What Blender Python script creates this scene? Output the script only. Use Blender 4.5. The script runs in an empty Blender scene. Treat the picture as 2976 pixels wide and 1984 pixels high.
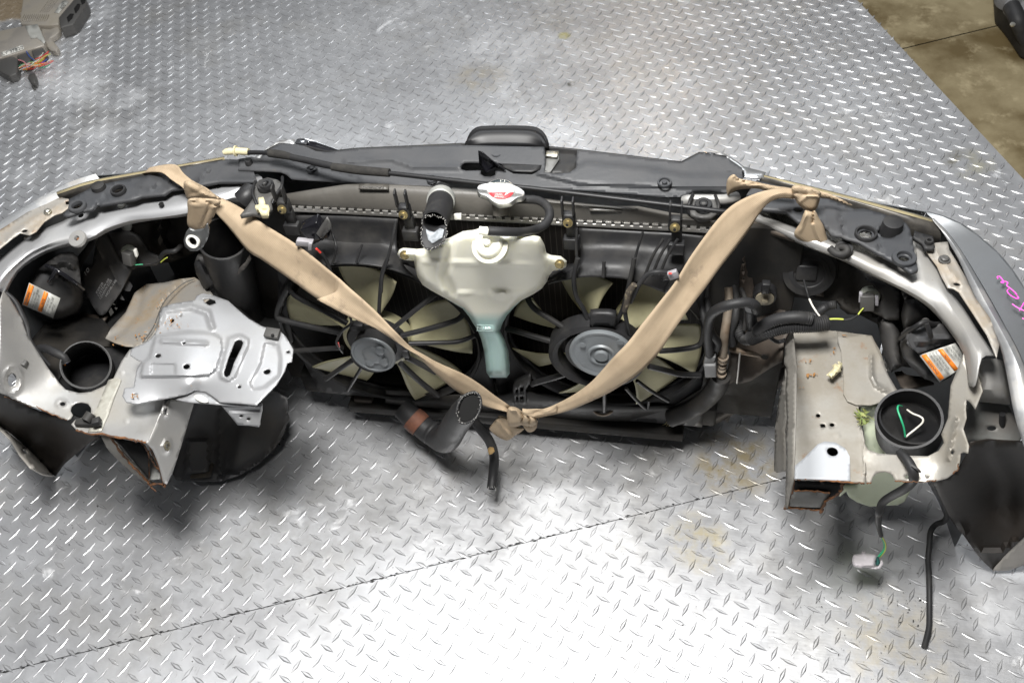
import bpy, bmesh, math, random
import numpy as np
from mathutils import Vector, Matrix
from mathutils.geometry import delaunay_2d_cdt
random.seed(7); RNG = np.random.default_rng(7)
SC = bpy.context.scene
COL = SC.collection

# ------------------------------------------------------------------ camera
F, PIT, ROL, H, PSI = 2845.5, math.radians(49.544), math.radians(-8.170), 1.65, math.radians(-16.1)
_c, _s = math.cos(-PSI), math.sin(-PSI)
CAM = np.array([_s*1.19+.033, -_c*1.19, H])
def ray(x, y):
    x = np.asarray(x, float); y = np.asarray(y, float)
    c, s = math.cos(ROL), math.sin(ROL); u = x-1488; v = y-992; u, v = c*u+s*v, -s*u+c*v
    d = [u/F, math.cos(PIT)-v/F*math.sin(PIT), -math.sin(PIT)-v/F*math.cos(PIT)]
    return np.stack([_c*d[0]-_s*d[1], _s*d[0]+_c*d[1], d[2]+0*d[0]], -1)
fwd = Vector(ray(1488, 992)).normalized()
rgt = (Vector(ray(1489, 992))-Vector(ray(1488, 992))).normalized()
upv = rgt.cross(fwd).normalized()
cam = bpy.data.cameras.new('camera'); camo = bpy.data.objects.new('camera', cam); COL.objects.link(camo)
camo.matrix_world = Matrix(((rgt.x, upv.x, -fwd.x, CAM[0]), (rgt.y, upv.y, -fwd.y, CAM[1]), (rgt.z, upv.z, -fwd.z, CAM[2]), (0, 0, 0, 1)))
cam.sensor_width = 36; cam.lens = F/2976*36; cam.clip_start = .05; cam.clip_end = 100
SC.camera = camo
cam.dof.use_dof = True; cam.dof.focus_distance = 1.62; cam.dof.aperture_fstop = 9

# ------------------------------------------------------------------ world, lamps, exposure
W = bpy.data.worlds.new('World'); SC.world = W; W.use_nodes = True
nt = W.node_tree; bg = nt.nodes['Background']
tc = nt.nodes.new('ShaderNodeTexCoord'); sep = nt.nodes.new('ShaderNodeSeparateXYZ'); cr = nt.nodes.new('ShaderNodeValToRGB')
nt.links.new(tc.outputs['Generated'], sep.inputs[0]); nt.links.new(sep.outputs['Z'], cr.inputs[0]); nt.links.new(cr.outputs[0], bg.inputs['Color'])
cr.color_ramp.elements[0].position = .0; cr.color_ramp.elements[0].color = (.03, .03, .03, 1)
cr.color_ramp.elements[1].position = .92; cr.color_ramp.elements[1].color = (.27, .275, .29, 1)
e = cr.color_ramp.elements.new(.30); e.color = (.035, .035, .035, 1)
e = cr.color_ramp.elements.new(.52); e.color = (.20, .205, .215, 1)
bg.inputs['Strength'].default_value = .54
def lamp(name, loc, aim, power, sx, sy, col=(1, 1, 1)):
    l = bpy.data.lights.new(name, 'AREA'); l.energy = power; l.shape = 'RECTANGLE'; l.size = sx; l.size_y = sy; l.color = col
    o = bpy.data.objects.new(name, l); COL.objects.link(o); o.location = loc
    o.rotation_euler = (Vector(aim)-Vector(loc)).to_track_quat('-Z', 'Y').to_euler(); return o
lamp('key_lamp', (.08, -.60, 2.50), (0.05, -.25, 0), 110, .60, .50, (1, .985, .96))
lamp('ceiling_lamp', (-.6, 2.4, 3.9), (-.1, .6, 0), 84, 3.2, 1.6, (.95, .98, 1))
lamp('warm_lamp', (-.07, 5.0, 3.0), (.21, 1.05, 0), 4, .2, .2, (1, .72, .42))
SC.view_settings.view_transform = 'Standard'; SC.view_settings.look = 'None'; SC.view_settings.gamma = 1
SC.view_settings.exposure = 0.0; SC.view_settings.use_curve_mapping = False
SC.cycles.use_denoising = True; SC.cycles.max_bounces = 8

# ------------------------------------------------------------------ pixel <-> place helpers
class Zm:
    def __init__(s, ox, oy, k): s.o = (ox, oy, k)
    def __call__(s, *p):
        if len(p) == 1: p = p[0]
        return (s.o[0]+p[0]*s.o[2], s.o[1]+p[1]*s.o[2]) + tuple(p[2:])
    def l(s, q): return [s(a) for a in q]
A1 = Zm(0, 400, .42517); A2 = Zm(0, 900, .42517); A3 = Zm(700, 350, .34014); A4 = Zm(1300, 350, .38265)
A5 = Zm(750, 750, .35072); A6 = Zm(1350, 750, .38265); R1 = Zm(2050, 450, .39371); R2 = Zm(2050, 900, .39371)
R4 = Zm(2200, 1250, .46803); H1 = Zm(0, 600, .26782); H2 = Zm(0, 980, .29335); H3 = Zm(2076, 600, .2551)
H4 = Zm(2500, 780, .26787); H5 = Zm(2580, 1150, .35075); H6 = Zm(1960, 850, .2551); M6 = Zm(1100, 1050, .28694)
T3 = Zm(0, 0, .21259); FD = Zm(0, 0, 1.26531); SRC = Zm(0, 0, 1); T5 = Zm(2400, 0, .31894)
AX = {'x': 0, 'y': 1, 'z': 2}
def at(x, y, v, mode='z'):
    i = AX[mode]; d = ray(x, y); k = (np.asarray(v, float)-CAM[i])/d[..., i]
    return CAM + d*k[..., None]
def A(p, v=None, mode='z'):
    if v is None: v = p[2]
    return Vector(at(p[0], p[1], v, mode))
def pj(P):
    d = np.asarray(P, float)-CAM; c, s = math.cos(PSI), math.sin(PSI)
    X = c*d[..., 0]-s*d[..., 1]; Y = s*d[..., 0]+c*d[..., 1]; Z = d[..., 2]
    dep = Y*math.cos(PIT)-Z*math.sin(PIT); up = Y*math.sin(PIT)+Z*math.cos(PIT)
    u = F*X/dep; v = -F*up/dep; c, s = math.cos(ROL), math.sin(ROL)
    return np.stack([1488+c*u-s*v, 992+s*u+c*v], -1)
def cat(pts, n=6, closed=False):
    P = [np.array(p, float) for p in pts]; N = len(P); out = []
    for i in range(N if closed else N-1):
        g = lambda j: P[j % N] if closed else P[min(max(j, 0), N-1)]
        a, b, c, d = g(i-1), g(i), g(i+1), g(i+2)
        for k in range(n):
            t = k/n
            out.append(.5*((2*b)+(c-a)*t+(2*a-5*b+4*c-d)*t*t+(3*b-a-3*c+d)*t**3))
    if not closed: out.append(P[-1])
    return out
def resample(pts, step, closed=True):
    P = [np.array(p[:2], float) for p in pts]; out = []
    N = len(P)
    for i in range(N if closed else N-1):
        a, b = P[i], P[(i+1) % N]; L = np.linalg.norm(b-a); n = max(1, int(round(L/step)))
        out += [a+(b-a)*k/n for k in range(n)]
    if not closed: out.append(P[-1])
    return np.array(out)
def inpoly(pts, poly):
    x, y = pts[:, 0], pts[:, 1]; r = np.zeros(len(pts), bool); n = len(poly); j = n-1
    for i in range(n):
        xi, yi = poly[i]; xj, yj = poly[j]
        if yi != yj: r ^= ((yi > y) != (yj > y)) & (x < (xj-xi)*(y-yi)/(yj-yi)+xi)
        j = i
    return r
def dseg(pts, line, closed=False):
    L = np.array([p[:2] for p in line], float); best = np.full(len(pts), 1e9)
    for i in range(len(L) if closed else max(1, len(L)-1)):
        a, b = L[i], L[(i+1) % len(L)]; d = b-a; q = (d*d).sum()+1e-12
        t = np.clip(((pts-a)@d)/q, 0, 1); best = np.minimum(best, np.linalg.norm(pts-(a+t[:, None]*d), axis=1))
    return best
def field(ctrl):
    if not hasattr(ctrl, '__len__'): return lambda q: np.full(len(q), float(ctrl))
    C = np.array(ctrl, float)
    if len(C) == 1: return lambda q: np.full(len(q), C[0, 2])
    X = C[:, :2]/500; U = lambda r: np.where(r > 1e-9, r*r*np.log(r+1e-12), 0)
    n = len(C); K = U(np.linalg.norm(X[:, None]-X[None], axis=2)) + np.eye(n)*1e-5
    P = np.c_[np.ones(n), X] if n >= 3 else np.ones((n, 1)); m = P.shape[1]
    if n == 2:
        d = X[1]-X[0]; return lambda q: C[0, 2]+(C[1, 2]-C[0, 2])*np.clip(((q/500-X[0])@d)/(d@d), -.2, 1.2)
    M = np.block([[K, P], [P.T, np.zeros((m, m))]]); w = np.linalg.lstsq(M, np.r_[C[:, 2], np.zeros(m)], rcond=None)[0]
    def f(q):
        q = q/500; return U(np.linalg.norm(q[:, None]-X[None], axis=2))@w[:n] + np.c_[np.ones(len(q)), q]@w[n:]
    return f
def ell(c, rx, ry=None, ang=0, n=20):
    ry = ry or rx; a = math.radians(ang)
    return [(c[0]+rx*math.cos(t)*math.cos(a)-ry*math.sin(t)*math.sin(a), c[1]+rx*math.cos(t)*math.sin(a)+ry*math.sin(t)*math.cos(a)) for t in [2*math.pi*k/n for k in range(n)]]

# ------------------------------------------------------------------ mesh helpers
def link(o, parent=None):
    COL.objects.link(o)
    if parent: o.parent = parent
    return o
def obj(name, verts, faces, mat, parent=None, angle=35, smooth=True):
    me = bpy.data.meshes.new(name); me.from_pydata([tuple(map(float, v)) for v in verts], [], [tuple(map(int, f)) for f in faces])
    me.validate(); me.materials.append(mat)
    if smooth:
        me.polygons.foreach_set('use_smooth', [True]*len(me.polygons)); me.set_sharp_from_angle(angle=math.radians(angle))
    me.update(); return link(bpy.data.objects.new(name, me), parent)
def solid(o, t, off=-1.):
    m = o.modifiers.new('Solidify', 'SOLIDIFY'); m.thickness = t; m.offset = off; return o
def bev(o, w, n=2):
    m = o.modifiers.new('Bevel', 'BEVEL'); m.width = w; m.segments = n; m.limit_method = 'ANGLE'; m.angle_limit = math.radians(35)
    o.data.polygons.foreach_set('use_smooth', [True]*len(o.data.polygons))
    return o
def relief(name, outline, depth, mat, parent=None, mode='z', holes=(), emb=(), step=14, thick=.0015, wav=0, puff=None, smooth=False, world=False, angle=38):
    """a pressed panel: outline and holes are looked up on the surface given by depth; emb = (line, half width, height, filled)"""
    if smooth: outline = cat([p[:2] for p in outline], 5, True)
    O = resample(outline, step); Hs = [resample(h, step*.7) for h in holes]
    x0, y0 = O.min(0); x1, y1 = O.max(0)
    gx, gy = np.meshgrid(np.arange(x0+step*.5, x1, step), np.arange(y0+step*.5, y1, step)); gx = gx + (np.arange(gx.shape[0]) % 2)[:, None]*step*.5
    G = np.c_[gx.ravel(), gy.ravel()]
    keep = inpoly(G, O) & (dseg(G, O, True) > step*.45)
    for h in Hs: keep &= ~inpoly(G, h) & (dseg(G, h, True) > step*.35)
    G = G[keep]; allp = [O]+Hs; E = []; b = 0
    for q in allp:
        n = len(q); E += [(b+i, b+(i+1) % n) for i in range(n)]; b += n
    V = np.vstack(allp+[G]); r = delaunay_2d_cdt([Vector(v) for v in V], E, [], 0, 1e-4)
    V = np.array([tuple(v) for v in r[0]]); T = np.array([tuple(f)[:3] for f in r[2]])
    cen = V[T].mean(1); k = inpoly(cen, O)
    for h in Hs: k &= ~inpoly(cen, h)
    T = T[k]
    d = field(depth)(V); i = AX[mode]; sgn = 1 if mode == 'z' else (-1 if mode == 'y' else np.sign(CAM[0]-d.mean()))
    extra = np.zeros(len(V))
    for em in emb:
        line, wd, hh = em[0], em[1], em[2]; filled = len(em) > 3 and em[3]
        ds = dseg(V, line, filled)
        if filled: ds = np.where(inpoly(V, np.array([p[:2] for p in line])), 0, ds)
        t = np.clip(1-ds/wd, 0, 1); extra += hh*t*t*(3-2*t)
    if wav: extra += wav*(np.sin(V[:, 0]/37+V[:, 1]/61)+np.sin(V[:, 1]/29-V[:, 0]/83))
    if puff:
        bulge, R = puff; t = np.clip(dseg(V, O, True)/R, 0, 1); pf = bulge*np.sqrt(np.clip(1-(1-t)**2, 0, 1)); 
        Pf = at(V[:, 0], V[:, 1], d+sgn*(extra+pf), mode)
        Pb = at(V[:, 0], V[:, 1], d-sgn*pf*.8, mode)
        n = len(V); edge = t < 1e-6; idx = np.arange(n)+n; idx[edge] = np.arange(n)[edge]
        used = T; Tb = idx[T][:, ::-1]; good = ~np.all(Tb < n, axis=1)
        vs = np.vstack([Pf, Pb]); fs = list(orient(vs, used)) + [t_ for t_ in orient(vs, Tb[good], away=True)]
        o = obj(name, vs, fs, mat, parent, 60); bm = bmesh.new(); bm.from_mesh(o.data); bmesh.ops.delete(bm, geom=[v for v in bm.verts if not v.link_faces], context='VERTS'); bm.to_mesh(o.data); bm.free(); return o
    P = at(V[:, 0], V[:, 1], d+sgn*extra, mode)
    o = obj(name, P, orient(P, T), mat, parent, angle)
    bm = bmesh.new(); bm.from_mesh(o.data); bmesh.ops.delete(bm, geom=[v for v in bm.verts if not v.link_faces], context='VERTS'); bm.to_mesh(o.data); bm.free()
    if thick: solid(o, thick)
    return o
def orient(P, T, away=False):
    a, b, c = P[T[:, 0]], P[T[:, 1]], P[T[:, 2]]; n = np.cross(b-a, c-a); f = ((CAM-a)*n).sum(1) < 0
    if away: f = ~f
    T = T.copy(); T[f] = T[f][:, ::-1]; return T
def loft(name, curves, mat, parent=None, thick=.0015, n=1, m=1, closed=False, angle=40):
    """a sheet through a list of curves (lists of points of equal count)"""
    C = np.array([[tuple(p) for p in c] for c in curves], float)
    if n > 1: C = np.array([cat(c, n) for c in C])
    if m > 1: C = np.transpose(np.array([cat(C[:, j], m) for j in range(C.shape[1])]), (1, 0, 2))
    a, b = C.shape[:2]; fs = []
    for i in range(a-1):
        for j in range(b-1 if not closed else b): k = (j+1) % b; fs.append((i*b+j, i*b+k, (i+1)*b+k, (i+1)*b+j))
    o = obj(name, C.reshape(-1, 3), fs, mat, parent, angle)
    # consistent normals toward the camera side
    me = o.data; s = sum((Vector(CAM)-f.center).normalized().dot(f.normal)*f.area for f in me.polygons)
    if s < 0: me.flip_normals()
    if thick: solid(o, thick)
    return o
def tube_data(pts, r, seg=12, caps=True, corr=0, twist=0):
    P = [Vector(p) for p in pts]; n = len(P); R = r if hasattr(r, '__len__') else [r]*n
    if len(R) != n: R = np.interp(np.linspace(0, 1, n), np.linspace(0, 1, len(R)), R)
    T = [((P[min(i+1, n-1)]-P[max(i-1, 0)]).normalized() or Vector((0, 0, 1))) for i in range(n)]
    u = T[0].orthogonal().normalized(); V = []; Fc = []
    for i in range(n):
        u = (u-T[i]*u.dot(T[i])).normalized(); w = T[i].cross(u)
        rr = R[i]*(1+(corr*(1 if i % 2 else -1)))
        for k in range(seg): a = 2*math.pi*k/seg; V.append(P[i]+(u*math.cos(a)+w*math.sin(a))*rr)
    for i in range(n-1):
        for k in range(seg): k2 = (k+1) % seg; Fc.append((i*seg+k, i*seg+k2, (i+1)*seg+k2, (i+1)*seg+k))
    if caps: Fc.append(tuple(range(seg))[::-1]); Fc.append(tuple((n-1)*seg+k for k in range(seg)))
    return V, Fc
def tube(name, pts, r, mat, parent=None, seg=12, caps=True, corr=0, n=6, k=.58):
    r = np.array(r)*k if hasattr(r, '__len__') else r*k
    if n > 1 and len(pts) > 2: pts = cat([tuple(p) for p in pts], n)
    elif corr: pass
    V, Fc = tube_data(pts, r, seg, caps, corr); return obj(name, V, Fc, mat, parent, 50)
def pipe(name, pts, r, wall, mat, parent=None, seg=20, n=6, cut=None):
    """an open hose with a wall: outer and inner skin joined at the ends"""
    if n > 1 and len(pts) > 2: pts = cat([tuple(p) for p in pts], n)
    R = np.interp(np.linspace(0, 1, len(pts)), np.linspace(0, 1, len(r) if hasattr(r, '__len__') else 2), r if hasattr(r, '__len__') else [r, r])
    V, Fc = tube_data(pts, R, seg, False); V2, _ = tube_data(pts, R-wall, seg, False); N = len(V); n_ = len(pts)
    Fa = Fc+[tuple(i+N for i in f[::-1]) for f in Fc]
    for k in range(seg):
        k2 = (k+1) % seg; Fa.append((k2, k, k+N, k2+N)); b = (n_-1)*seg; Fa.append((b+k, b+k2, b+k2+N, b+k+N))
    return obj(name, V+V2, Fa, mat, parent, 50)
def lathe(name, prof, origin, axis, mat, parent=None, seg=32, angle=40, squash=None, k=.57):
    prof = [(a_*k, b_*k) for a_, b_ in prof]
    ax = Vector(axis).normalized(); u = ax.orthogonal().normalized()
    if abs(ax.z) < .99: u = Vector((0, 0, 1)).cross(ax).normalized()
    w = ax.cross(u); V = []; Fc = []; O = Vector(origin)
    for r, h in prof:
        for k in range(seg): a = 2*math.pi*k/seg; V.append(O+ax*h+(u*math.cos(a)+w*math.sin(a)*(squash or 1))*r)
    for i in range(len(prof)-1):
        for k in range(seg): k2 = (k+1) % seg; Fc.append((i*seg+k, i*seg+k2, (i+1)*seg+k2, (i+1)*seg+k))
    Fc.append(tuple(range(seg))[::-1]); b = (len(prof)-1)*seg; Fc.append(tuple(b+k for k in range(seg)))
    return obj(name, V, Fc, mat, parent, angle)
def box(name, c, ax, ay, az, mat, parent=None, b=.002, k=.62):
    """box from centre and three half-axis vectors"""
    c = Vector(c); ax, ay, az = Vector(ax)*k, Vector(ay)*k, Vector(az)*k; b = b*k
    V = [c+ax*i+ay*j+az*k for i in (-1, 1) for j in (-1, 1) for k in (-1, 1)]
    Fc = [(0, 1, 3, 2), (4, 6, 7, 5), (0, 4, 5, 1), (2, 3, 7, 6), (0, 2, 6, 4), (1, 5, 7, 3)]
    o = obj(name, V, Fc, mat, parent, smooth=False); 
    bm = bmesh.new(); bm.from_mesh(o.data); bmesh.ops.recalc_face_normals(bm, faces=bm.faces[:]); bm.to_mesh(o.data); bm.free()
    return bev(o, b) if b else o
def prism(name, pts, vec, mat, parent=None, b=.0015):
    V = [Vector(p) for p in pts]; n = len(V); v = Vector(vec); V += [p+v for p in V]
    Fc = [tuple(range(n)), tuple(range(n, 2*n))[::-1]]+[(i, i+n, (i+1) % n+n, (i+1) % n) for i in range(n)]
    o = obj(name, V, Fc, mat, parent, smooth=False)
    bm = bmesh.new(); bm.from_mesh(o.data); bmesh.ops.recalc_face_normals(bm, faces=bm.faces[:]); bm.to_mesh(o.data); bm.free()
    return bev(o, b) if b else o
def merge(name, parts, parent=None):
    """join several mesh objects that are one part"""
    bm = bmesh.new(); mats = []
    dg = bpy.context.evaluated_depsgraph_get(); dg.update()
    for o in parts:
        ev = o.evaluated_get(dg); me = bpy.data.meshes.new_from_object(ev); base = []
        for m in o.data.materials:
            if m not in mats: mats.append(m)
            base.append(mats.index(m))
        for p in me.polygons: p.material_index = base[min(p.material_index, len(base)-1)]
        bm.from_mesh(me); bpy.data.meshes.remove(me)
    me = bpy.data.meshes.new(name); bm.to_mesh(me); bm.free()
    for m in mats: me.materials.append(m)
    me.set_sharp_from_angle(angle=math.radians(38))
    for o in parts: bpy.data.objects.remove(o)
    return link(bpy.data.objects.new(name, me), parent)
def writing(name, body, p0, p1, p2, mat, parent, lift=.0008):
    """lettering laid on a surface: p0 baseline start, p1 baseline end, p2 above p0 by the letter height"""
    cu = bpy.data.curves.new(name, 'FONT'); cu.body = body; o = bpy.data.objects.new(name, cu); COL.objects.link(o)
    dg = bpy.context.evaluated_depsgraph_get(); dg.update(); me = bpy.data.meshes.new_from_object(o.evaluated_get(dg)); bpy.data.objects.remove(o)
    xs = [v.co.x for v in me.vertices]; ys = [v.co.y for v in me.vertices]
    w = max(xs)-min(xs); nl = body.count('\n')+1; h = (max(ys)-min(ys)) if nl > 1 else .7
    p0, p1, p2 = Vector(p0), Vector(p1), Vector(p2); X = (p1-p0)/w; Y = (p2-p0)/h; N = X.cross(Y).normalized()
    if N.dot(Vector(CAM)-p0) < 0: N = -N
    y0 = min(ys) if nl > 1 else 0
    for v in me.vertices: v.co = p0+X*(v.co.x-min(xs))+Y*(v.co.y-y0)+N*lift
    me.materials.clear(); me.materials.append(mat); return link(bpy.data.objects.new(name, me), parent)
def thing(name, label, category, loc=(0, 0, 0), group=None):
    o = bpy.data.objects.new(name, None); COL.objects.link(o); o['label'] = label; o['category'] = category
    if group: o['group'] = group
    return o
def tag(o, label, category, group=None):
    o['label'] = label; o['category'] = category
    if group: o['group'] = group
    return o

# ------------------------------------------------------------------ materials
def mat(name, col, rough=.5, metal=0., col2=None, nscale=8, ncut=(.45, .65), bump=0., bscale=60, r2=None, trans=0., sss=0., spec=.5, col3=None, n3=(3, .58, .7), coat=0, fine=0):
    m = bpy.data.materials.new(name); m.use_nodes = True; t = m.node_tree; N = t.nodes; L = t.links
    b = N['Principled BSDF']; b.inputs['Roughness'].default_value = rough; b.inputs['Metallic'].default_value = metal
    b.inputs['Base Color'].default_value = (*col, 1); b.inputs['Specular IOR Level'].default_value = spec
    if max(col) < .07 and spec == .5: b.inputs['Specular IOR Level'].default_value = .32
    if trans: b.inputs['Transmission Weight'].default_value = trans
    if sss: b.inputs['Subsurface Weight'].default_value = sss; b.inputs['Subsurface Radius'].default_value = (.03, .03, .02); b.inputs['Subsurface Scale'].default_value = .5
    if coat: b.inputs['Coat Weight'].default_value = coat
    tcn = N.new('ShaderNodeTexCoord'); out = None
    def noise(sc, det=6, ro=.6, dist=0):
        n = N.new('ShaderNodeTexNoise'); n.inputs['Scale'].default_value = sc; n.inputs['Detail'].default_value = det; n.inputs['Roughness'].default_value = ro; n.inputs['Distortion'].default_value = dist
        L.new(tcn.outputs['Object'], n.inputs['Vector']); return n
    def ramp(n, a, c):
        r = N.new('ShaderNodeMapRange'); r.inputs['From Min'].default_value = a; r.inputs['From Max'].default_value = c; L.new(n.outputs['Fac'], r.inputs['Value']); return r
    if col2:
        n = noise(nscale); r = ramp(n, *ncut); mx = N.new('ShaderNodeMix'); mx.data_type = 'RGBA'; mx.inputs[6].default_value = (*col, 1); mx.inputs[7].default_value = (*col2, 1)
        L.new(r.outputs[0], mx.inputs[0]); out = mx.outputs[2]
        if r2 is not None:
            rr = N.new('ShaderNodeMapRange'); rr.inputs['To Min'].default_value = rough; rr.inputs['To Max'].default_value = r2; L.new(r.outputs[0], rr.inputs['Value']); L.new(rr.outputs[0], b.inputs['Roughness'])
            if metal:
                rm = N.new('ShaderNodeMapRange'); rm.inputs['To Min'].default_value = metal; rm.inputs['To Max'].default_value = metal*.25; L.new(r.outputs[0], rm.inputs['Value']); L.new(rm.outputs[0], b.inputs['Metallic'])
    if col3:
        n = noise(n3[0], 9, .7); r = ramp(n, n3[1], n3[2]); mx = N.new('ShaderNodeMix'); mx.data_type = 'RGBA'; mx.inputs[7].default_value = (*col3, 1)
        if out: L.new(out, mx.inputs[6])
        else: mx.inputs[6].default_value = (*col, 1)
        L.new(r.outputs[0], mx.inputs[0]); out = mx.outputs[2]
    if out: L.new(out, b.inputs['Base Color'])
    if bump:
        n = noise(bscale, 4); bp = N.new('ShaderNodeBump'); bp.inputs['Strength'].default_value = bump; bp.inputs['Distance'].default_value = .002; L.new(n.outputs['Fac'], bp.inputs['Height']); L.new(bp.outputs[0], b.inputs['Normal'])
    return m
silver = mat('silver_paint', (.385, .38, .37), .40, .55, (.28, .265, .235), 7, (.45, .7), .12, 90, r2=.6, col3=(.22, .13, .07), n3=(26, .66, .74))
silver_clean = mat('silver_paint_clean', (.40, .405, .415), .40, .5, (.32, .32, .315), 9, (.5, .8), .06, 90, r2=.5, col3=(.30, .2, .12), n3=(34, .70, .78))
silver_dirty = mat('dusty_silver_paint', (.345, .33, .30), .45, .5, (.23, .21, .175), 9, (.42, .62), .15, 80, r2=.75, col3=(.22, .12, .06), n3=(22, .62, .72))
tan_dirt = mat('rust_stained_paint', (.34, .32, .29), .5, .4, (.25, .195, .13), 11, (.46, .66), .15, 80, r2=.75, col3=(.28, .15, .07), n3=(30, .6, .72))
rust = mat('rust', (.20, .085, .03), .85, 0, (.07, .035, .02), 90, (.4, .6), .6, 200)
black = mat('black_plastic', (.017, .017, .018), .45, 0, (.040, .038, .035), 14, (.45, .75), .15, 120, r2=.7)
cover_black = mat('cover_plastic', (.044, .046, .050), .46, 0, (.062, .062, .064), 10, (.4, .7), .15, 150, r2=.62, col3=(.09, .075, .06), n3=(40, .66, .8))
deep = mat('dusty_black_plastic', (.011, .0105, .010), .55, 0, (.028, .024, .019), 9, (.45, .7), .2, 80, r2=.85)
liner = mat('fender_inner_skin', (.015, .014, .013), .55, 0, (.030, .023, .018), 5, (.4, .7), .15, 60)
rod_black = mat('satin_rod_black', (.012, .012, .013), .42, 0)
gloss = mat('gloss_black', (.008, .008, .010), .18, 0, coat=.3)
rubber = mat('black_rubber', (.020, .020, .021), .55, 0, (.045, .043, .040), 20, (.5, .8), .15, 160, r2=.75)
foam = mat('foam_sleeve', (.022, .021, .020), .95, 0, (.035, .033, .03), 60, (.4, .6), .4, 300)
tank_m = mat('radiator_tank_plastic', (.075, .071, .064), .36, 0, (.105, .097, .085), 8, (.4, .7), .15, 150, r2=.6)
core_m = mat('radiator_core', (.018, .016, .014), .6, .3)
alu = mat('aluminium_strip', (.46, .45, .43), .38, .8, (.42, .40, .36), 40, (.4, .7), .1, 200)
steel = mat('zinc_steel', (.50, .49, .45), .35, .9, (.34, .29, .17), 60, (.45, .65), .1, 200)
brass = mat('yellow_zinc', (.40, .33, .17), .4, .8, (.25, .2, .1), 80, (.4, .7))
motor_m = mat('motor_grey', (.18, .195, .205), .5, .25, (.19, .19, .185), 20, (.45, .75), .1, 150)
blade_m = mat('pale_green_blade', (.42, .395, .25), .42, 0, (.29, .27, .165), 9, (.4, .7), .05, 60, sss=.08)
strap_m = mat('tan_webbing', (.42, .325, .22), .8, 0, (.31, .235, .155), 12, (.42, .68), 0, 200, col3=(.15, .115, .085), n3=(20, .60, .78))
orange = mat('orange_print', (.72, .20, .02), .5)
label_m = mat('label_silver', (.46, .46, .43), .4, .1, (.40, .40, .37), 30, (.4, .6))
ink = mat('dark_ink', (.05, .05, .05), .6)
cord = mat('cord_grey', (.34, .33, .31), .8)
smoky = mat('smoky_plastic', (.048, .049, .052), .42, 0, (.075, .070, .064), 9, (.4, .7), .12, 60, r2=.65)
side_grey = mat('shaded_side_paint', (.22, .21, .19), .55, .3, (.12, .11, .095), 9, (.4, .65), .2, 80, r2=.8)  # darker copy of the rail paint, side shading put into its colour
white_ink = mat('pale_ink', (.42, .42, .42), .6)
pink = mat('pink_marker', (.80, .10, .55), .5)
cream = mat('cream_nylon', (.58, .53, .34), .45, 0, (.55, .5, .32), 30, (.4, .7), sss=.1)
white_p = mat('white_plastic', (.72, .71, .66), .4)
grey_conn = mat('grey_connector', (.30, .29, .31), .5, 0, (.24, .23, .24), 30, (.4, .7))
lt_conn = mat('pale_grey_connector', (.52, .49, .51), .45)
dk_conn = mat('dark_connector', (.07, .068, .065), .5)
red_p = mat('red_print', (.62, .04, .05), .45)
cap_metal = mat('cap_metal', (.60, .60, .59), .32, .9, (.45, .45, .44), 50, (.4, .7))
green_w = mat('green_wire', (.03, .36, .17), .4); white_w = mat('white_wire', (.68, .65, .58), .4)
yellow_w = mat('yellow_green_wire', (.45, .50, .08), .45); red_w = mat('red_wire', (.6, .04, .03), .4); orange_w = mat('orange_wire', (.75, .25, .04), .4); blue_w = mat('blue_wire', (.04, .10, .38), .4); pinkw = mat('pink_wire', (.72, .30, .33), .4)
clamp_o = mat('rusty_orange_clamp', (.075, .030, .018), .7, 0, (.14, .05, .025), 40, (.4, .6))
pipe_m = mat('dull_alloy_pipe', (.28, .235, .185), .55, .4, (.15, .105, .07), 25, (.4, .65), .2, 90)
brownpaint = mat('brown_grimed_steel', (.060, .050, .042), .6, .2, (.10, .080, .064), 12, (.4, .7), .2, 80)
darkbeam = mat('dusty_grey_beam', (.22, .205, .19), .6, .2, (.11, .10, .09), 10, (.4, .7), .1, 80)
white_inside = mat('pale_sealer', (.56, .57, .53), .6, 0, (.45, .45, .42), 20, (.4, .7))
washer_m = mat('washer_tank_plastic', (.62, .68, .50), .45, 0, (.52, .57, .42), 8, (.4, .7), .05, 60, sss=.15)
gunmetal = mat('gunmetal_bumper_paint', (.115, .122, .130), .42, .5, (.10, .104, .108), 6, (.4, .7), .05, 100)
bumper_silver = mat('silver_edge_paint', (.40, .41, .42), .33, .7, (.30, .28, .25), 14, (.5, .75), .1, 90, r2=.6)
lens_m = mat('headlight_lens', (.80, .78, .70), .12, 0, trans=.85)
amber = mat('amber_lens_edge', (.32, .275, .16), .35, 0, (.24, .20, .12), 30, (.4, .7))
mesh_m = mat('lens_reflector', (.13, .12, .105), .35, .5, (.07, .065, .06), 40, (.4, .6))
chrome = mat('chrome', (.62, .63, .65), .14, 1.)
ecu_m = mat('cast_alloy_case', (.40, .37, .33), .5, .5, (.30, .27, .22), 14, (.4, .65), .25, 90, r2=.8)
leaf = mat('dry_leaf', (.30, .15, .05), .8); leafg = mat('green_weed', (.17, .24, .07), .7, 0, (.3, .28, .1), 60, (.4, .6))
inside_grey = mat('inner_rail_paint', (.20, .21, .20), .6, 0, (.12, .11, .10), 12, (.4, .7))

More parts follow.
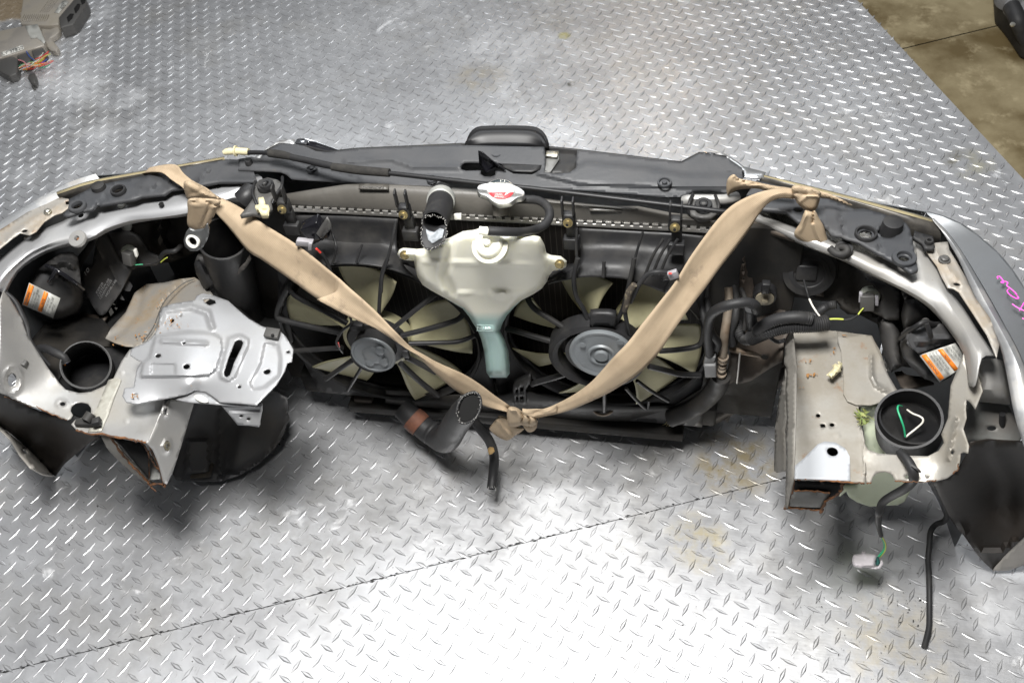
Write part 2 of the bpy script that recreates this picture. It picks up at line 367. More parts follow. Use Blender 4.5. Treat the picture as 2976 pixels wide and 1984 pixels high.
# coolant tank: milky plastic, blue where the coolant stands behind the wall
tankm = mat('milky_tank_plastic', (.88, .86, .73), .38, sss=.25); t = tankm.node_tree; N = t.nodes; L = t.links
g = N.new('ShaderNodeNewGeometry'); sp = N.new('ShaderNodeSeparateXYZ'); L.new(g.outputs['Position'], sp.inputs[0])
mr = N.new('ShaderNodeMapRange'); mr.inputs['From Min'].default_value = .487; mr.inputs['From Max'].default_value = .462; L.new(sp.outputs['Z'], mr.inputs['Value'])
mx = N.new('ShaderNodeMix'); mx.data_type = 'RGBA'; mx.inputs[6].default_value = (.88, .86, .73, 1); mx.inputs[7].default_value = (.40, .57, .54, 1); L.new(mr.outputs[0], mx.inputs[0]); L.new(mx.outputs[2], N['Principled BSDF'].inputs['Base Color'])

# webbing weave
t = strap_m.node_tree; N = t.nodes; L = t.links; tcn = N.new('ShaderNodeTexCoord'); w1 = N.new('ShaderNodeTexWave'); w1.inputs['Scale'].default_value = 160; w1.bands_direction = 'DIAGONAL'
L.new(tcn.outputs['Object'], w1.inputs['Vector']); bp = N.new('ShaderNodeBump'); bp.inputs['Strength'].default_value = .35; bp.inputs['Distance'].default_value = .001; L.new(w1.outputs['Fac'], bp.inputs['Height']); L.new(bp.outputs[0], N['Principled BSDF'].inputs['Normal'])
# core fins
t = core_m.node_tree; N = t.nodes; L = t.links; tcn = N.new('ShaderNodeTexCoord'); w1 = N.new('ShaderNodeTexWave'); w1.inputs['Scale'].default_value = 32; w1.bands_direction = 'X'
L.new(tcn.outputs['Object'], w1.inputs['Vector']); r = N.new('ShaderNodeMapRange'); r.inputs['From Min'].default_value = .93; L.new(w1.outputs['Fac'], r.inputs['Value'])
mx = N.new('ShaderNodeMix'); mx.data_type = 'RGBA'; mx.inputs[6].default_value = (.012, .010, .009, 1); mx.inputs[7].default_value = (.05, .045, .04, 1); L.new(r.outputs[0], mx.inputs[0]); L.new(mx.outputs[2], N['Principled BSDF'].inputs['Base Color'])

# tread plate
def plate_material(grime_shade=False):
    m = bpy.data.materials.new('tread_plate_grime_shade' if grime_shade else 'tread_plate_aluminium'); m.use_nodes = True; t = m.node_tree; N = t.nodes; L = t.links; b = N['Principled BSDF']
    tcn = N.new('ShaderNodeTexCoord')
    def noise(sc, det=8, ro=.6, dist=0, vec=None):
        n = N.new('ShaderNodeTexNoise'); n.inputs['Scale'].default_value = sc; n.inputs['Detail'].default_value = det; n.inputs['Roughness'].default_value = ro; n.inputs['Distortion'].default_value = dist
        L.new(vec or tcn.outputs['Object'], n.inputs['Vector']); return n.outputs['Fac']
    def rng(v, a, c, lo=0, hi=1):
        r = N.new('ShaderNodeMapRange'); r.inputs['From Min'].default_value = a; r.inputs['From Max'].default_value = c; r.inputs['To Min'].default_value = lo; r.inputs['To Max'].default_value = hi; L.new(v, r.inputs['Value']); return r.outputs[0]
    def mix(f, a, c):
        x = N.new('ShaderNodeMix'); x.data_type = 'RGBA'; L.new(f, x.inputs[0])
        for i, q in ((6, a), (7, c)):
            if isinstance(q, tuple): x.inputs[i].default_value = (*q, 1)
            else: L.new(q, x.inputs[i])
        return x.outputs[2]
    def math_(op, a, c):
        x = N.new('ShaderNodeMath'); x.operation = op
        for i, q in ((0, a), (1, c)):
            if isinstance(q, (int, float)): x.inputs[i].default_value = q
            else: L.new(q, x.inputs[i])
        return x.outputs[0]
    base = mix(rng(noise(3.2, 6), .35, .65), (.76, .77, .79), (.58, .585, .60))
    wear = rng(noise(1.5, 10, .68, .4), .54, .66)            # chalky scuffed patches
    spots = rng(noise(9, 10, .7, .6), .62, .68)
    scuff = math_('MAXIMUM', math_('MULTIPLY', wear, .75), spots)
    c = mix(scuff, base, (.72, .73, .745))
    film = rng(noise(4.6, 7, .6), .52, .75, 0, .45)
    c = mix(film, c, (.50, .47, .41))
    stain = rng(noise(6.5, 10, .75, .3), .70, .76, 0, .7); c = mix(stain, c, (.40, .33, .17))
    speck = rng(noise(85, 3, .6), .69, .73, 0, .85); c = mix(speck, c, (.06, .055, .05))
    # brown grit spilled at the far left
    vd = N.new('ShaderNodeVectorMath'); vd.operation = 'DISTANCE'; L.new(tcn.outputs['Object'], vd.inputs[0]); q = at(10, 15, 0.); vd.inputs[1].default_value = tuple(q)
    gr = rng(math_('ADD', vd.outputs['Value'], rng(noise(14, 6), 0, 1, -.08, .08)), .15, .11); c = mix(gr, c, mix(noise(120, 4), (.10, .07, .04), (.36, .29, .20)))
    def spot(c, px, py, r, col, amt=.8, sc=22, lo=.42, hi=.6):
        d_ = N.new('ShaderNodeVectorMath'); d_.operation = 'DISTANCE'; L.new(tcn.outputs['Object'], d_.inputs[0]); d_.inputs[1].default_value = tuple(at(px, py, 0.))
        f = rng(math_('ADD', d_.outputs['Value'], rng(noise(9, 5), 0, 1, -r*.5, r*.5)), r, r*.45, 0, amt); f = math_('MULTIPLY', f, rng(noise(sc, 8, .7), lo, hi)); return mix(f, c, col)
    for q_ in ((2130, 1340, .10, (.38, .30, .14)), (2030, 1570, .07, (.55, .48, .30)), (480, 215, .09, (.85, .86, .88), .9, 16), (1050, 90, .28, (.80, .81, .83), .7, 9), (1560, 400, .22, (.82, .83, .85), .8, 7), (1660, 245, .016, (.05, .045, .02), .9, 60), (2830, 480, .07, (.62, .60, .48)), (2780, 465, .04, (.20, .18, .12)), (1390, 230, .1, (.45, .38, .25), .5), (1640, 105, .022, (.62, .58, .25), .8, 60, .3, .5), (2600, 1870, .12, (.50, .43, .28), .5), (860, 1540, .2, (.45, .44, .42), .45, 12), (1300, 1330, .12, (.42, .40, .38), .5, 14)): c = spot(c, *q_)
    # rubbed dark scratches and drag marks
    mp2 = N.new('ShaderNodeMapping'); mp2.inputs['Rotation'].default_value = (0, 0, -.5); mp2.inputs['Scale'].default_value = (3, 60, 1); L.new(tcn.outputs['Object'], mp2.inputs[0])
    drag = rng(noise(1.6, 6, .75, 1.2, mp2.outputs[0]), .64, .70, 0, .5); c = mix(drag, c, (.38, .37, .355))
    smud = rng(noise(30, 8, .8, .8), .60, .70, 0, .55); c = mix(smud, c, (.30, .29, .27))
    if grime_shade: c = mix(rng(noise(60, 5, .7), .34, .62, .15, .95), c, (.06, .055, .046))  # lug sides: grime plus their dark reflections, both put into the colour
    L.new(c, b.inputs['Base Color'])
    met = math_('SUBTRACT', .80, math_('MULTIPLY', scuff, .4)); met = math_('MULTIPLY', met, math_('SUBTRACT', 1, gr)); L.new(met, b.inputs['Metallic'])
    ro = math_('ADD', .40, math_('MULTIPLY', scuff, .15)); ro = math_('ADD', ro, rng(noise(22, 8, .7), .3, .7, -.05, .08)); L.new(ro, b.inputs['Roughness'])
    bp = N.new('ShaderNodeBump'); bp.inputs['Strength'].default_value = .35; bp.inputs['Distance'].default_value = .0015
    mp = N.new('ShaderNodeMapping'); mp.inputs['Rotation'].default_value = (0, 0, .9); mp.inputs['Scale'].default_value = (14, 260, 1); L.new(tcn.outputs['Object'], mp.inputs[0])
    scr = noise(1, 3, .6, .3, mp.outputs[0]); h = math_('ADD', math_('MULTIPLY', scr, .25), math_('ADD', math_('MULTIPLY', noise(45, 6), .6), noise(10, 4)))
    L.new(h, bp.inputs['Height']); L.new(bp.outputs[0], b.inputs['Normal']); return m
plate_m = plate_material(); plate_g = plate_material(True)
concrete = mat('oily_concrete', (.26, .215, .125), .55, 0, (.11, .080, .036), 4, (.40, .62), .25, 60, r2=.35, col3=(.38, .32, .20), n3=(11, .54, .72))
dark_gap = mat('dark_gap', (.008, .008, .008), .9)

# ------------------------------------------------------------------ floor: tread plate panels, concrete
TH = math.radians(22.65); ua = np.array([math.cos(TH), math.sin(TH)]); ub = np.array([-ua[1], ua[0]]); S_ = .0233*H
seam0 = at(0, 1953, 0.)[:2]; seam1 = at(2062, 1442, 0.)[:2]; us = (seam1-seam0)/np.linalg.norm(seam1-seam0); ns = np.array([-us[1], us[0]])
e0 = at(2490, 0, 0.)[:2]; e1 = at(2955, 500, 0.)[:2]; ue = (e1-e0)/np.linalg.norm(e1-e0)
def edge_at(n):     # point on the plate's right edge at across-seam offset n from the near seam
    k = (n-(e0-seam0)@ns)/(ue@ns); return e0+ue*k
def panel(name, n0, n1):
    g_ = .0014 if n0 < 1 and n1 < 1.38 else .0003; L0 = seam0-us*3.2; 
    a = L0+ns*(n0+g_); b_ = edge_at(n0+g_); c_ = edge_at(n1-g_); d_ = L0+ns*(n1-g_)
    V = [(*a, 0), (*b_, 0), (*c_, 0), (*d_, 0)]; V += [(x, y, -.005) for x, y, z in V]; Fc = [(0, 1, 2, 3), (0, 4, 5, 1), (1, 5, 6, 2), (2, 6, 7, 3), (3, 7, 4, 0), (7, 6, 5, 4)]
    # raised diamonds on both diagonals of a square lattice
    org = at(*(0+145/3.92, 1584+958/3.92), 0.)[:2]; poly = np.array([a, b_, c_, d_]); lat = []; GI = []
    for off, an in ((0, -45), (.5, 45)):
        ij = np.mgrid[-120:120, -60:110].reshape(2, -1).T + off; P = org+S_*(ij[:, :1]*ua+ij[:, 1:]*ub); P = P[inpoly(P, poly)]
        q = pj(np.c_[P, np.zeros(len(P))]); P = P[(q[:, 0] > -260) & (q[:, 0] < 3250) & (q[:, 1] > -200) & (q[:, 1] < 2250)]; lat.append((P, an))
    for P, an in lat:
        an = TH+math.radians(an); d = np.array([math.cos(an), math.sin(an)]); w = np.array([-d[1], d[0]])
        for p in P:
            l = S_*.41*(1+random.uniform(-.05, .05)); hw = .0031*(1+random.uniform(-.2, .2)); hh = .0014*(1+random.uniform(-.5, .15)); b0 = len(V); j = RNG.normal(0, .0005, 2); p = p+j
            ring = [(-1, 0), (-.45, -.62), (0, -1), (.45, -.62), (1, 0), (.45, .62), (0, 1), (-.45, .62)]
            for x, y in ring: q = p+d*l*(x*1.03)+w*hw*(y*1.16); V.append((q[0], q[1], .00008))
            for x, y in ring: q = p+d*l*x+w*hw*y; V.append((q[0], q[1], .0006))
            for x, y in [(-.80, 0), (-.3, -.33), (0, -.42), (.3, -.33), (.80, 0), (.3, .33), (0, .42), (-.3, .33)]: q = p+d*l*x+w*hw*y; V.append((q[0], q[1], .0005+hh*(1-.55*abs(x))))
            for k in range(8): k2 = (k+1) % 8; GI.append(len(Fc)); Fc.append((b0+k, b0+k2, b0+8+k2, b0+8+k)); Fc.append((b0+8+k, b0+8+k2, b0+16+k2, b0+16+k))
            Fc.append(tuple(b0+16+k for k in range(8)))
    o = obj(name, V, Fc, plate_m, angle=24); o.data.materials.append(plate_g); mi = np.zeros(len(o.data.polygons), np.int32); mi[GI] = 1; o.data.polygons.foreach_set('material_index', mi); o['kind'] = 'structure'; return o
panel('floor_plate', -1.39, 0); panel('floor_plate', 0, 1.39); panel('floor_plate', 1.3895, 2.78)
def slab(name, pts, z, m): o = obj(name, [(x, y, z) for x, y in pts], [(0, 1, 2, 3)], m, smooth=False); o['kind'] = 'structure'; return o
slab('sub_floor', [(-4, -2.2), (1.6, -2.2), (1.6, 3.2), (-4, 3.2)], -.012, dark_gap)
# concrete slabs with a joint between them, beyond the plate
j0 = at(2640, 138, -.008)[:2]; j1 = at(2920, 70, -.008)[:2]; uj = (j1-j0)/np.linalg.norm(j1-j0); nj = np.array([-uj[1], uj[0]])
for s in (1, -1):
    a = j0-uj*.8+nj*.002*s; b_ = j0+uj*3+nj*.002*s
    slab('concrete_floor', [a, b_, b_+nj*4*s, a+nj*4*s] if s > 0 else [a+nj*4*s, b_+nj*4*s, b_, a], -.008, concrete)
# ================================================================== the cut-off car front
NOSE = thing('car_front', 'silver car front cut off behind the radiator, lying on the tread plate', 'car front', (0, 0, 0))
NOSE.location = (0, 0, 0)
def zl(m, pts): return [tuple(A(m(p)[:2], p[2])) for p in pts]
def yl(m, pts): return [tuple(A(m(p)[:2], p[2], 'y')) for p in pts]
def xl(m, pts): return [tuple(A(m(p)[:2], p[2], 'x')) for p in pts]
def screw(m, p, v, mode, r, mt, parent, ax=(0, -1, .25), name='bolt', washer=1.45):
    o = A(m(p), v, mode); lathe(name, [(0.0001, -.004), (r*washer, -.004), (r*washer, 0), (r, .0005), (r, .006), (r*.7, .008), (r*.55, .008), (.0001, .0075)], o, ax, mt, parent, seg=14, angle=30)

# ---- bumper cover: top lip band, outer skin down to the floor
def lip(L, zt): return L
bl_out = zl(A1, [(665, 262, .575), (560, 290, .575), (450, 325, .572), (380, 362, .57), (250, 430, .568), (120, 505, .565), (0, 578, .56), (-160, 690, .555), (-420, 960, .55), (-560, 1300, .54)])
bl_in = zl(A1, [(665, 272, .57), (570, 303, .57), (470, 345, .567), (395, 385, .565), (280, 455, .563), (140, 540, .56), (0, 628, .555), (-140, 745, .55), (-370, 1010, .545), (-500, 1330, .535)])
def skin(top, dy=.0, out=.0):
    r = []
    for f, zz in ((0, None), (.18, .52), (.45, .40), (.75, .18), (1, .004)):
        r.append([(p[0]+np.sign(p[0])*out*math.sin(math.pi*min(1, f*1.1))*min(1, abs(p[0])/.7), p[1]+.05*math.sin(math.pi*min(1, f*1.1))*(1-min(1, abs(p[0])/.9)), p[2] if zz is None else zz) for p in top])
    return r
bl_mid = [tuple(np.array(a)*.55+np.array(b)*.45+np.array([0, 0, .007])) for a, b in zip(bl_in, bl_out)]
bl_in = [(p[0]+.012, p[1]-.010, p[2]) for p in bl_in]
lipL = loft('bumper_lip', [bl_in, bl_mid, bl_out], bumper_silver, None, .0015, 3, 3)
cutp = lambda L: [p for p in L if p[1] > -.27]
sL = skin(cutp(bl_out)); skL = loft('bumper_skin', sL, gunmetal, None, .002, 3, 2)
br_out = zl(R1, [(1630, 422, .575), (1750, 455, .575), (1880, 510, .573), (2000, 590, .57), (2150, 720, .568), (2260, 850, .565), (2352, 990, .56), (2440, 1150, .555), (2560, 1500, .54), (2600, 2100, .50), (2560, 2700, .46)])
br_in = zl(R1, [(1640, 440, .572), (1690, 480, .57), (1760, 550, .566), (1830, 630, .562), (1950, 800, .558), (2060, 985, .553), (2170, 1180, .548), (2270, 1370, .543), (2400, 1660, .53), (2480, 2150, .50), (2470, 2700, .46)])
sR = skin(cutp(br_out)); skR = loft('bumper_skin', sR, gunmetal, None, .002, 3, 2)
topR = loft('bumper_top', [br_in, br_out], gunmetal, None, .002, 1, 3)
# centre front skin joining both sides
cf = [bl_out[0], (-.42, .13, .55), (-.2, .19, .53), (0, .215, .53), (.2, .195, .53), (.42, .14, .55), br_out[0]]
fr = [cf, [(x, y+.05, .42) for x, y, z in cf], [(x*1.02, y+.08, .2) for x, y, z in cf], [(x*1.02, y+.05, .004) for x, y, z in cf]]
skC = loft('bumper_skin', fr, gunmetal, None, .002, 3, 5)
BUMP = merge('bumper_cover', [lipL, skL, skR, topR, skC], NOSE)
# silver edge flange along the right side (fender seam)
fe = [zl(R1, [(1690, 470, .575), (1780, 560, .57), (1880, 690, .565), (1990, 870, .56), (2100, 1060, .555), (2200, 1240, .55), (2290, 1400, .545), (2352, 1540, .54)])+zl(R2, [(2400, 540, .53), (2460, 780, .52), (2520, 1040, .5)]),
      zl(R1, [(1680, 480, .578), (1765, 570, .574), (1860, 700, .57), (1960, 880, .565), (2060, 1070, .56), (2160, 1250, .555), (2250, 1420, .55), (2310, 1560, .545)])+zl(R2, [(2355, 600, .53), (2410, 830, .52), (2455, 1040, .505)]),
      zl(R1, [(1790, 620, .570), (1820, 690, .566), (1870, 780, .562), (1920, 900, .558), (1990, 1060, .553), (2090, 1250, .547), (2170, 1400, .542), (2212, 1560, .536)])+zl(R2, [(2250, 620, .52), (2292, 820, .51), (2356, 1020, .49)])]
loft('fender_flange', fe, bumper_silver, NOSE, .0015, 2, 3)
# marker writing on the right bumper
def stroke(name, m, pts, r, mt, parent, v=.566, lift=.0025): return tube(name, [A(m(p), v+lift) for p in pts], r, mt, parent, seg=6, k=1)
w = [stroke('s', R1, [(2160, 915), (2155, 900), (2172, 898), (2195, 925), (2200, 945), (2182, 940), (2190, 935), (2215, 935), (2232, 945), (2225, 965), (2250, 985), (2285, 1015), (2300, 1035)], .0009, pink, None, .569),
     stroke('s', R1, [(2228, 1000), (2245, 988), (2275, 1010), (2305, 1045), (2312, 1058), (2295, 1060), (2255, 1038), (2232, 1015), (2228, 1000)], .0009, pink, None, .567),
     stroke('s', R1, [(2265, 1100), (2300, 1125), (2352, 1150)], .0009, pink, None, .565), stroke('s', R1, [(2352, 1090), (2335, 1120), (2318, 1150)], .0009, pink, None, .565), stroke('s', R1, [(2340, 1205), (2352, 1212)], .0009, pink, None, .563)]
merge('marker_writing', w, BUMP)

# ---- headlight units: lens rim seen at the front edge
def lens(m, out, mid, inn):
    o = loft('headlight', [out, mid], amber, NOSE, .003, 1, 3); o['label'] = 'amber-edged clear headlight'
    loft('reflector', [mid, inn, [(p[0], p[1]+.004, p[2]-.03) for p in inn]], mesh_m, o, .001, 1, 3)
    d = [[(p[0], p[1]+.045*math.sin(k*1.3)-.0, p[2]-.03-k*.085) for p in out] for k in range(3)]
    loft('lens', [out]+d, lens_m, o, .002, 2, 3); return o
HL = lens(A1, zl(A1, [(1530, 132, .585), (1300, 172, .585), (1000, 225, .583), (700, 278, .58), (560, 312, .577), (385, 372, .572)]),
          zl(A1, [(1535, 145, .587), (1300, 184, .587), (1000, 240, .585), (700, 293, .582), (560, 330, .579), (390, 388, .574)]),
          zl(A1, [(1500, 175, .58), (1290, 215, .58), (1010, 262, .578), (700, 320, .575), (590, 352, .572), (410, 415, .565)]))
HR = lens(R1, zl(R1, [(430, 150, .585), (700, 215, .585), (1000, 290, .583), (1300, 370, .58), (1500, 425, .577), (1690, 478, .572)]),
          zl(R1, [(440, 163, .587), (700, 232, .587), (1000, 308, .585), (1300, 390, .582), (1490, 443, .579), (1700, 500, .574)]),
          zl(R1, [(400, 185, .58), (640, 250, .58), (940, 330, .578), (1250, 430, .573), (1480, 500, .57), (1740, 600, .562)]))
# headlight top panels with caps and holes
PL = relief('headlight_bracket', A1.l([(428, 528), (470, 480), (470, 420), (560, 375), (640, 330), (780, 300), (950, 265), (1080, 245), (1250, 200), (1330, 170), (1520, 150), (1700, 150), (1760, 300), (1500, 300), (1300, 335), (1170, 350), (1120, 385), (960, 400), (910, 420), (665, 462), (620, 490), (560, 500), (460, 535)]),
            .585, cover_black, NOSE, holes=[ell(A1(530, 470), 42*.425, 24*.425, -10), ell(A1(808, 358), 40*.425, 24*.425, -8)], step=9, thick=.006,
            emb=[(A1.l([(750, 370), (665, 462)]), 4, -.004), (A1.l([(950, 330), (1010, 260), (1100, 255), (1110, 300), (1020, 345)]), 6, .004, True), (A1.l([(1190, 330), (1130, 270)]), 5, -.005), (A1.l([(1330, 300), (1430, 220)]), 5, .005)])
def washer_ring(m, c, rx, z, parent, mt, ri=.6):
    o = A(m(c), z); lathe('grommet', [(rx*ri, -.012), (rx, -.012), (rx, .0015), (rx*.95, .003), (rx*ri, .003)], o, (0, 0, 1), mt, parent, seg=22)
    return o
def ring(name, m, c, r, ri, z, mt, parent, h=.003, ax=(0, 0, 1), mode='z', seg=24):
    o = A(m(c), z, mode); ax = Vector(ax).normalized(); u = ax.orthogonal().normalized()
    if abs(ax.z) < .99: u = Vector((0, 0, 1)).cross(ax).normalized()
    w = ax.cross(u); pr = [(ri, -h), (r, -h), (r, h*.6), (r*.94, h), (ri*1.06, h), (ri, h*.6), (ri, -h)]; V = []; Fc = []
    for rr, hh in pr:
        for k in range(seg): a = 2*math.pi*k/seg; V.append(o+ax*hh+(u*math.cos(a)+w*math.sin(a))*rr)
    for i in range(len(pr)-1):
        for k in range(seg): k2 = (k+1) % seg; Fc.append((i*seg+k, (i+1)*seg+k, (i+1)*seg+k2, i*seg+k2))
    return obj(name, V, Fc, mt, parent, 40)
ring('grommet', A1, (530, 468), .0155, .0095, .588, cover_black, PL); ring('grommet', A1, (808, 360), .0135, .0095, .589, rubber, PL)
def rcap(m, c, r, z, parent, h=.016, name='rubber_cap'): lathe(name, [(r*1.02, -.014), (r*1.0, 0), (r*.86, h), (r*.8, h+.001), (.0001, h+.001)], A(m(c), z), (0, 0, 1), rubber, parent, seg=26)
rcap(A1, (680, 352), .0235, .583, PL, .016)
PR = relief('headlight_bracket', R1.l([(380, 185), (640, 255), (850, 300), (1100, 400), (1170, 395), (1300, 430), (1480, 500), (1510, 545), (1570, 850), (1520, 868), (1440, 810), (1305, 742), (1130, 640), (930, 590), (880, 530), (835, 470), (690, 495), (600, 420), (420, 400), (300, 300)]),
            .585, cover_black, NOSE, holes=[ell(R1(1185, 583), 50*.394, 36*.394), ell(R1(1465, 762), 42*.394, 22*.394, 5), ell(R1(1350, 560), 82*.394, 55*.394), ell(R1(690, 405), 34*.394, 18*.394)], step=9, thick=.006,
            emb=[(R1.l([(860, 440), (900, 395), (960, 395), (1000, 460), (1025, 600), (880, 525)]), 5, .003, True), (R1.l([(1255, 540), (1300, 740)]), 4, -.004), (R1.l([(990, 440), (1025, 600)]), 4, -.006)])
ring('grommet', R1, (1468, 758), .0175, .0105, .588, cover_black, PR); ring('grommet', R1, (1185, 580), .0165, .0125, .588, rubber, PR)
rcap(R1, (1365, 575), .030, .576, PR, .040, 'rubber_cap')

# ---- centre cover
tc_out = A3.l([(-25, 425), (-20, 330), (90, 310), (170, 325), (200, 270), (330, 203), (480, 203), (560, 225), (640, 262), (740, 272), (1000, 245), (1400, 228), (1880, 205)])+A4.l([(110, 188), (420, 195), (735, 202), (745, 290), (740, 395), (830, 405), (930, 395), (975, 360), (985, 228), (1200, 250), (1500, 290), (1780, 322), (1915, 250), (2030, 262), (2120, 280), (2235, 360), (2248, 430), (2200, 520), (2130, 552), (1990, 535), (1865, 540), (1795, 580), (1650, 582), (1400, 560), (1000, 530), (600, 508), (300, 478), (0, 438)])+A3.l([(1600, 580), (1400, 562), (1000, 545), (720, 520), (500, 507), (430, 500), (385, 460), (340, 442), (200, 432)])
TC = relief('grille_cover', tc_out, [(*A3(0, 380), .592), (*A3(900, 380), .600), (*A4(300, 300), .606), (*A4(1300, 400), .600), (*A4(2100, 450), .590), (*A3(1000, 520), .590), (*A4(1000, 500), .590), (*A4(400, 430), .594)], cover_black, NOSE, step=7, thick=.005,
            holes=[
                   A4.l([(95, 350), (120, 322), (160, 318), (400, 325), (420, 335), (440, 375), (365, 385), (365, 415), (330, 428), (280, 425), (250, 405), (255, 380), (140, 382), (105, 372)])],
            emb=[(A3.l([(60, 350), (400, 345), (700, 420), (1000, 500)]), 9, -.002), (A4.l([(700, 400), (930, 395), (1060, 330), (1500, 375), (1830, 430), (2240, 435), (2200, 500), (1800, 500), (1000, 470)]), 12, .004, True), (A3.l([(900, 350), (1300, 330), (1480, 395), (1880, 400)]), 14, .003)])
def clip(m, c, r, z, parent): ring('push_clip', m, c, r, r*.72, z, cover_black, parent, .002); lathe('push_clip', [(r*.62, -.003), (r*.62, .002), (r*.5, .0035), (.0001, .0035)], A(m(c), z), (0, 0, 1), cover_black, parent, seg=18)
for m, c, r, z in [(A3, (605, 412), .0095, .599), (A3, (1630, 500), .009, .597), (A3, (2185, 282), .010, .608), (A4, (1650, 470), .0115, .599), (A4, (1228, 315), .0, .6)]:
    if r: clip(m, c, r, z, TC)
ring('push_clip', A3, (1232, 300), .0125, .0085, .602, silver, TC, .002); ring('push_clip', A4, (1228, 315), .0125, .0075, .602, silver, TC, .002); ring('push_clip', A4, (2128, 362), .0115, .0075, .594, cover_black, TC, .002)
rcap(A3, (72, 370), .0125, .592, TC, .014)
for m, c, z in ((A3, (1236, 306), .6012), (A4, (1232, 318), .6012), (A4, (2128, 364), .5935)): lathe('fixing_hole', [(.0001, 0), (.0062, 0), (.0066, -.001)], A(m(c), z+.0006), (0, 0, 1), dark_gap, TC, seg=14, k=1)
relief('cover_slot_plug', A4.l([(735, 205), (985, 228), (975, 360), (930, 395), (740, 400)]), .594, black, NOSE, step=14, thick=.004)
relief('hood_latch_base', A4.l([(750, 235), (845, 232), (850, 290), (780, 392), (690, 388), (745, 330)]), .599, mat('dull_grey_plastic', (.17, .17, .165), .5, 0, (.12, .12, .115), 20, (.4, .7)), NOSE, step=12, thick=.004)
box('latch_block', A(A4(795, 258), .604), (.016, -.001, 0), (0, .011, 0), (0, 0, .003), steel, NOSE, .001)
# latch hook fin
prism('hood_latch', [A(A4(232, 232), .640), A(A4(262, 240), .640), A(A4(330, 300), .628), A(A4(440, 378), .606), A(A4(395, 350), .602), A(A4(355, 355), .600), A(A4(330, 385), .596), A(A4(290, 400), .594), A(A4(240, 330), .60)], (.0, .004, -.002), gloss, NOSE, .0008)
# side walls of the cover (front drop) and grille bar under it
fr_ = zl(A3, [(200, 270, .597), (330, 203, .597), (560, 225, .597), (740, 272, .598), (1000, 245, .599), (1400, 228, .60), (1880, 205, .603)])+zl(A4, [(420, 195, .603), (735, 202, .601), (985, 228, .60), (1500, 290, .597), (1780, 322, .595), (1915, 250, .594), (2120, 280, .592)])
loft('grille', [fr_, [(p[0], p[1]+.01, p[2]-.04) for p in fr_], [(p[0], p[1]+.03, p[2]-.10) for p in fr_]], black, NOSE, .003, 1, 1)
# emblem housing
er = [(140, 196), (152, 178), (172, 133), (205, 97), (260, 79), (450, 75), (620, 79), (690, 99), (730, 139), (748, 190), (752, 215)]
eb = [(150, 205), (180, 200), (230, 196), (290, 194), (350, 194), (450, 194), (550, 196), (620, 197), (670, 200), (710, 205), (745, 230)]
R0 = zl(A4, [(x, y, .606+.010*math.sin(math.pi*i/10)) for i, (x, y) in enumerate(er)]); R3 = zl(A4, [(x, y, .604) for x, y in eb])
mid = [tuple((np.array(p)*.6+np.array(q)*.4)+np.array([0, 0, .006])) for p, q in zip(R0, R3)]
low = [[(p[0]*1.0, p[1]+.012, p[2]-.006) for p in R0], [(p[0], p[1]+.03, p[2]-.07) for p in R0]]
EM = loft('emblem_housing', low[::-1]+[R0, mid, R3], rod_black, NOSE, .003, 3, 3)
tube('emblem_rim', R0[1:-1], .0050, bumper_silver, EM, seg=8)
relief('emblem_cheek', A4.l([(690, 205), (745, 200), (752, 240), (742, 300), (700, 370), (640, 390), (500, 385), (420, 350), (420, 322), (560, 320), (630, 300), (670, 260)]), .6035, black, EM, step=10, thick=.003)
# chrome strips
prism('chrome_trim', zl(A3, [(455, 196, .590), (480, 155, .592), (560, 150, .593), (640, 176, .592), (880, 262, .586), (845, 262, .586), (620, 186, .590), (575, 180, .590), (560, 200, .590)]), (0, .002, -.012), chrome, NOSE, .001)
prism('trim_recess', zl(A3, [(572, 182, .588), (620, 188, .588), (850, 264, .584), (740, 276, .588), (640, 266, .588), (580, 235, .588)]), (0, .002, -.012), gloss, NOSE, .001)
prism('chrome_trim', zl(A4, [(1918, 256, .592), (1945, 236, .593), (2035, 246, .593), (2038, 272, .592)]), (0, .002, -.012), chrome, NOSE, .001)
relief('trim_panel', A3.l([(100, 330), (150, 285), (330, 170), (460, 160), (470, 200), (330, 203), (200, 270), (150, 340)]), .588, bumper_silver, NOSE, step=14, thick=.002)
relief('trim_panel', A4.l([(2240, 430), (2235, 360), (2120, 282), (2036, 266), (2036, 244), (2110, 254), (2200, 310), (2250, 350), (2420, 395), (2380, 440)]), .586, bumper_silver, NOSE, step=14, thick=.002)

# ---- upper support beams (silver)
BL = loft('upper_support', [zl(A1, [(1760, 250, .565), (1480, 300, .565), (1250, 340, .562), (980, 400, .560), (720, 455, .556), (560, 500, .552), (430, 570, .548), (260, 640, .545), (120, 730, .54), (0, 830, .535), (-120, 960, .53)]),
                           zl(A1, [(1790, 270, .572), (1500, 380, .568), (1250, 430, .566), (980, 485, .562), (760, 520, .56), (640, 560, .556), (470, 650, .55), (300, 720, .547), (150, 810, .54), (20, 930, .535), (-70, 1060, .53)]),
                           zl(A1, [(1800, 320, .562), (1560, 420, .56), (1290, 500, .556), (1060, 540, .553), (880, 560, .552), (700, 620, .548), (600, 680, .543), (400, 725, .540), (250, 780, .534), (100, 900, .526), (10, 1050, .515)]),
                           zl(A1, [(1800, 345, .553), (1570, 450, .552), (1290, 522, .548), (1080, 552, .546), (900, 575, .545), (750, 620, .542), (620, 690, .536), (420, 740, .533), (270, 800, .527), (120, 910, .518), (22, 1080, .505)]),
                           zl(A1, [(1800, 360, .535), (1570, 465, .532), (1290, 535, .528), (1080, 560, .526), (900, 590, .525), (750, 640, .522), (620, 705, .516), (420, 755, .513), (270, 815, .507), (120, 925, .498), (26, 1100, .485)])], silver_clean, NOSE, .0015, 3, 3)
BL['label'] = 'clean silver curved upper support'
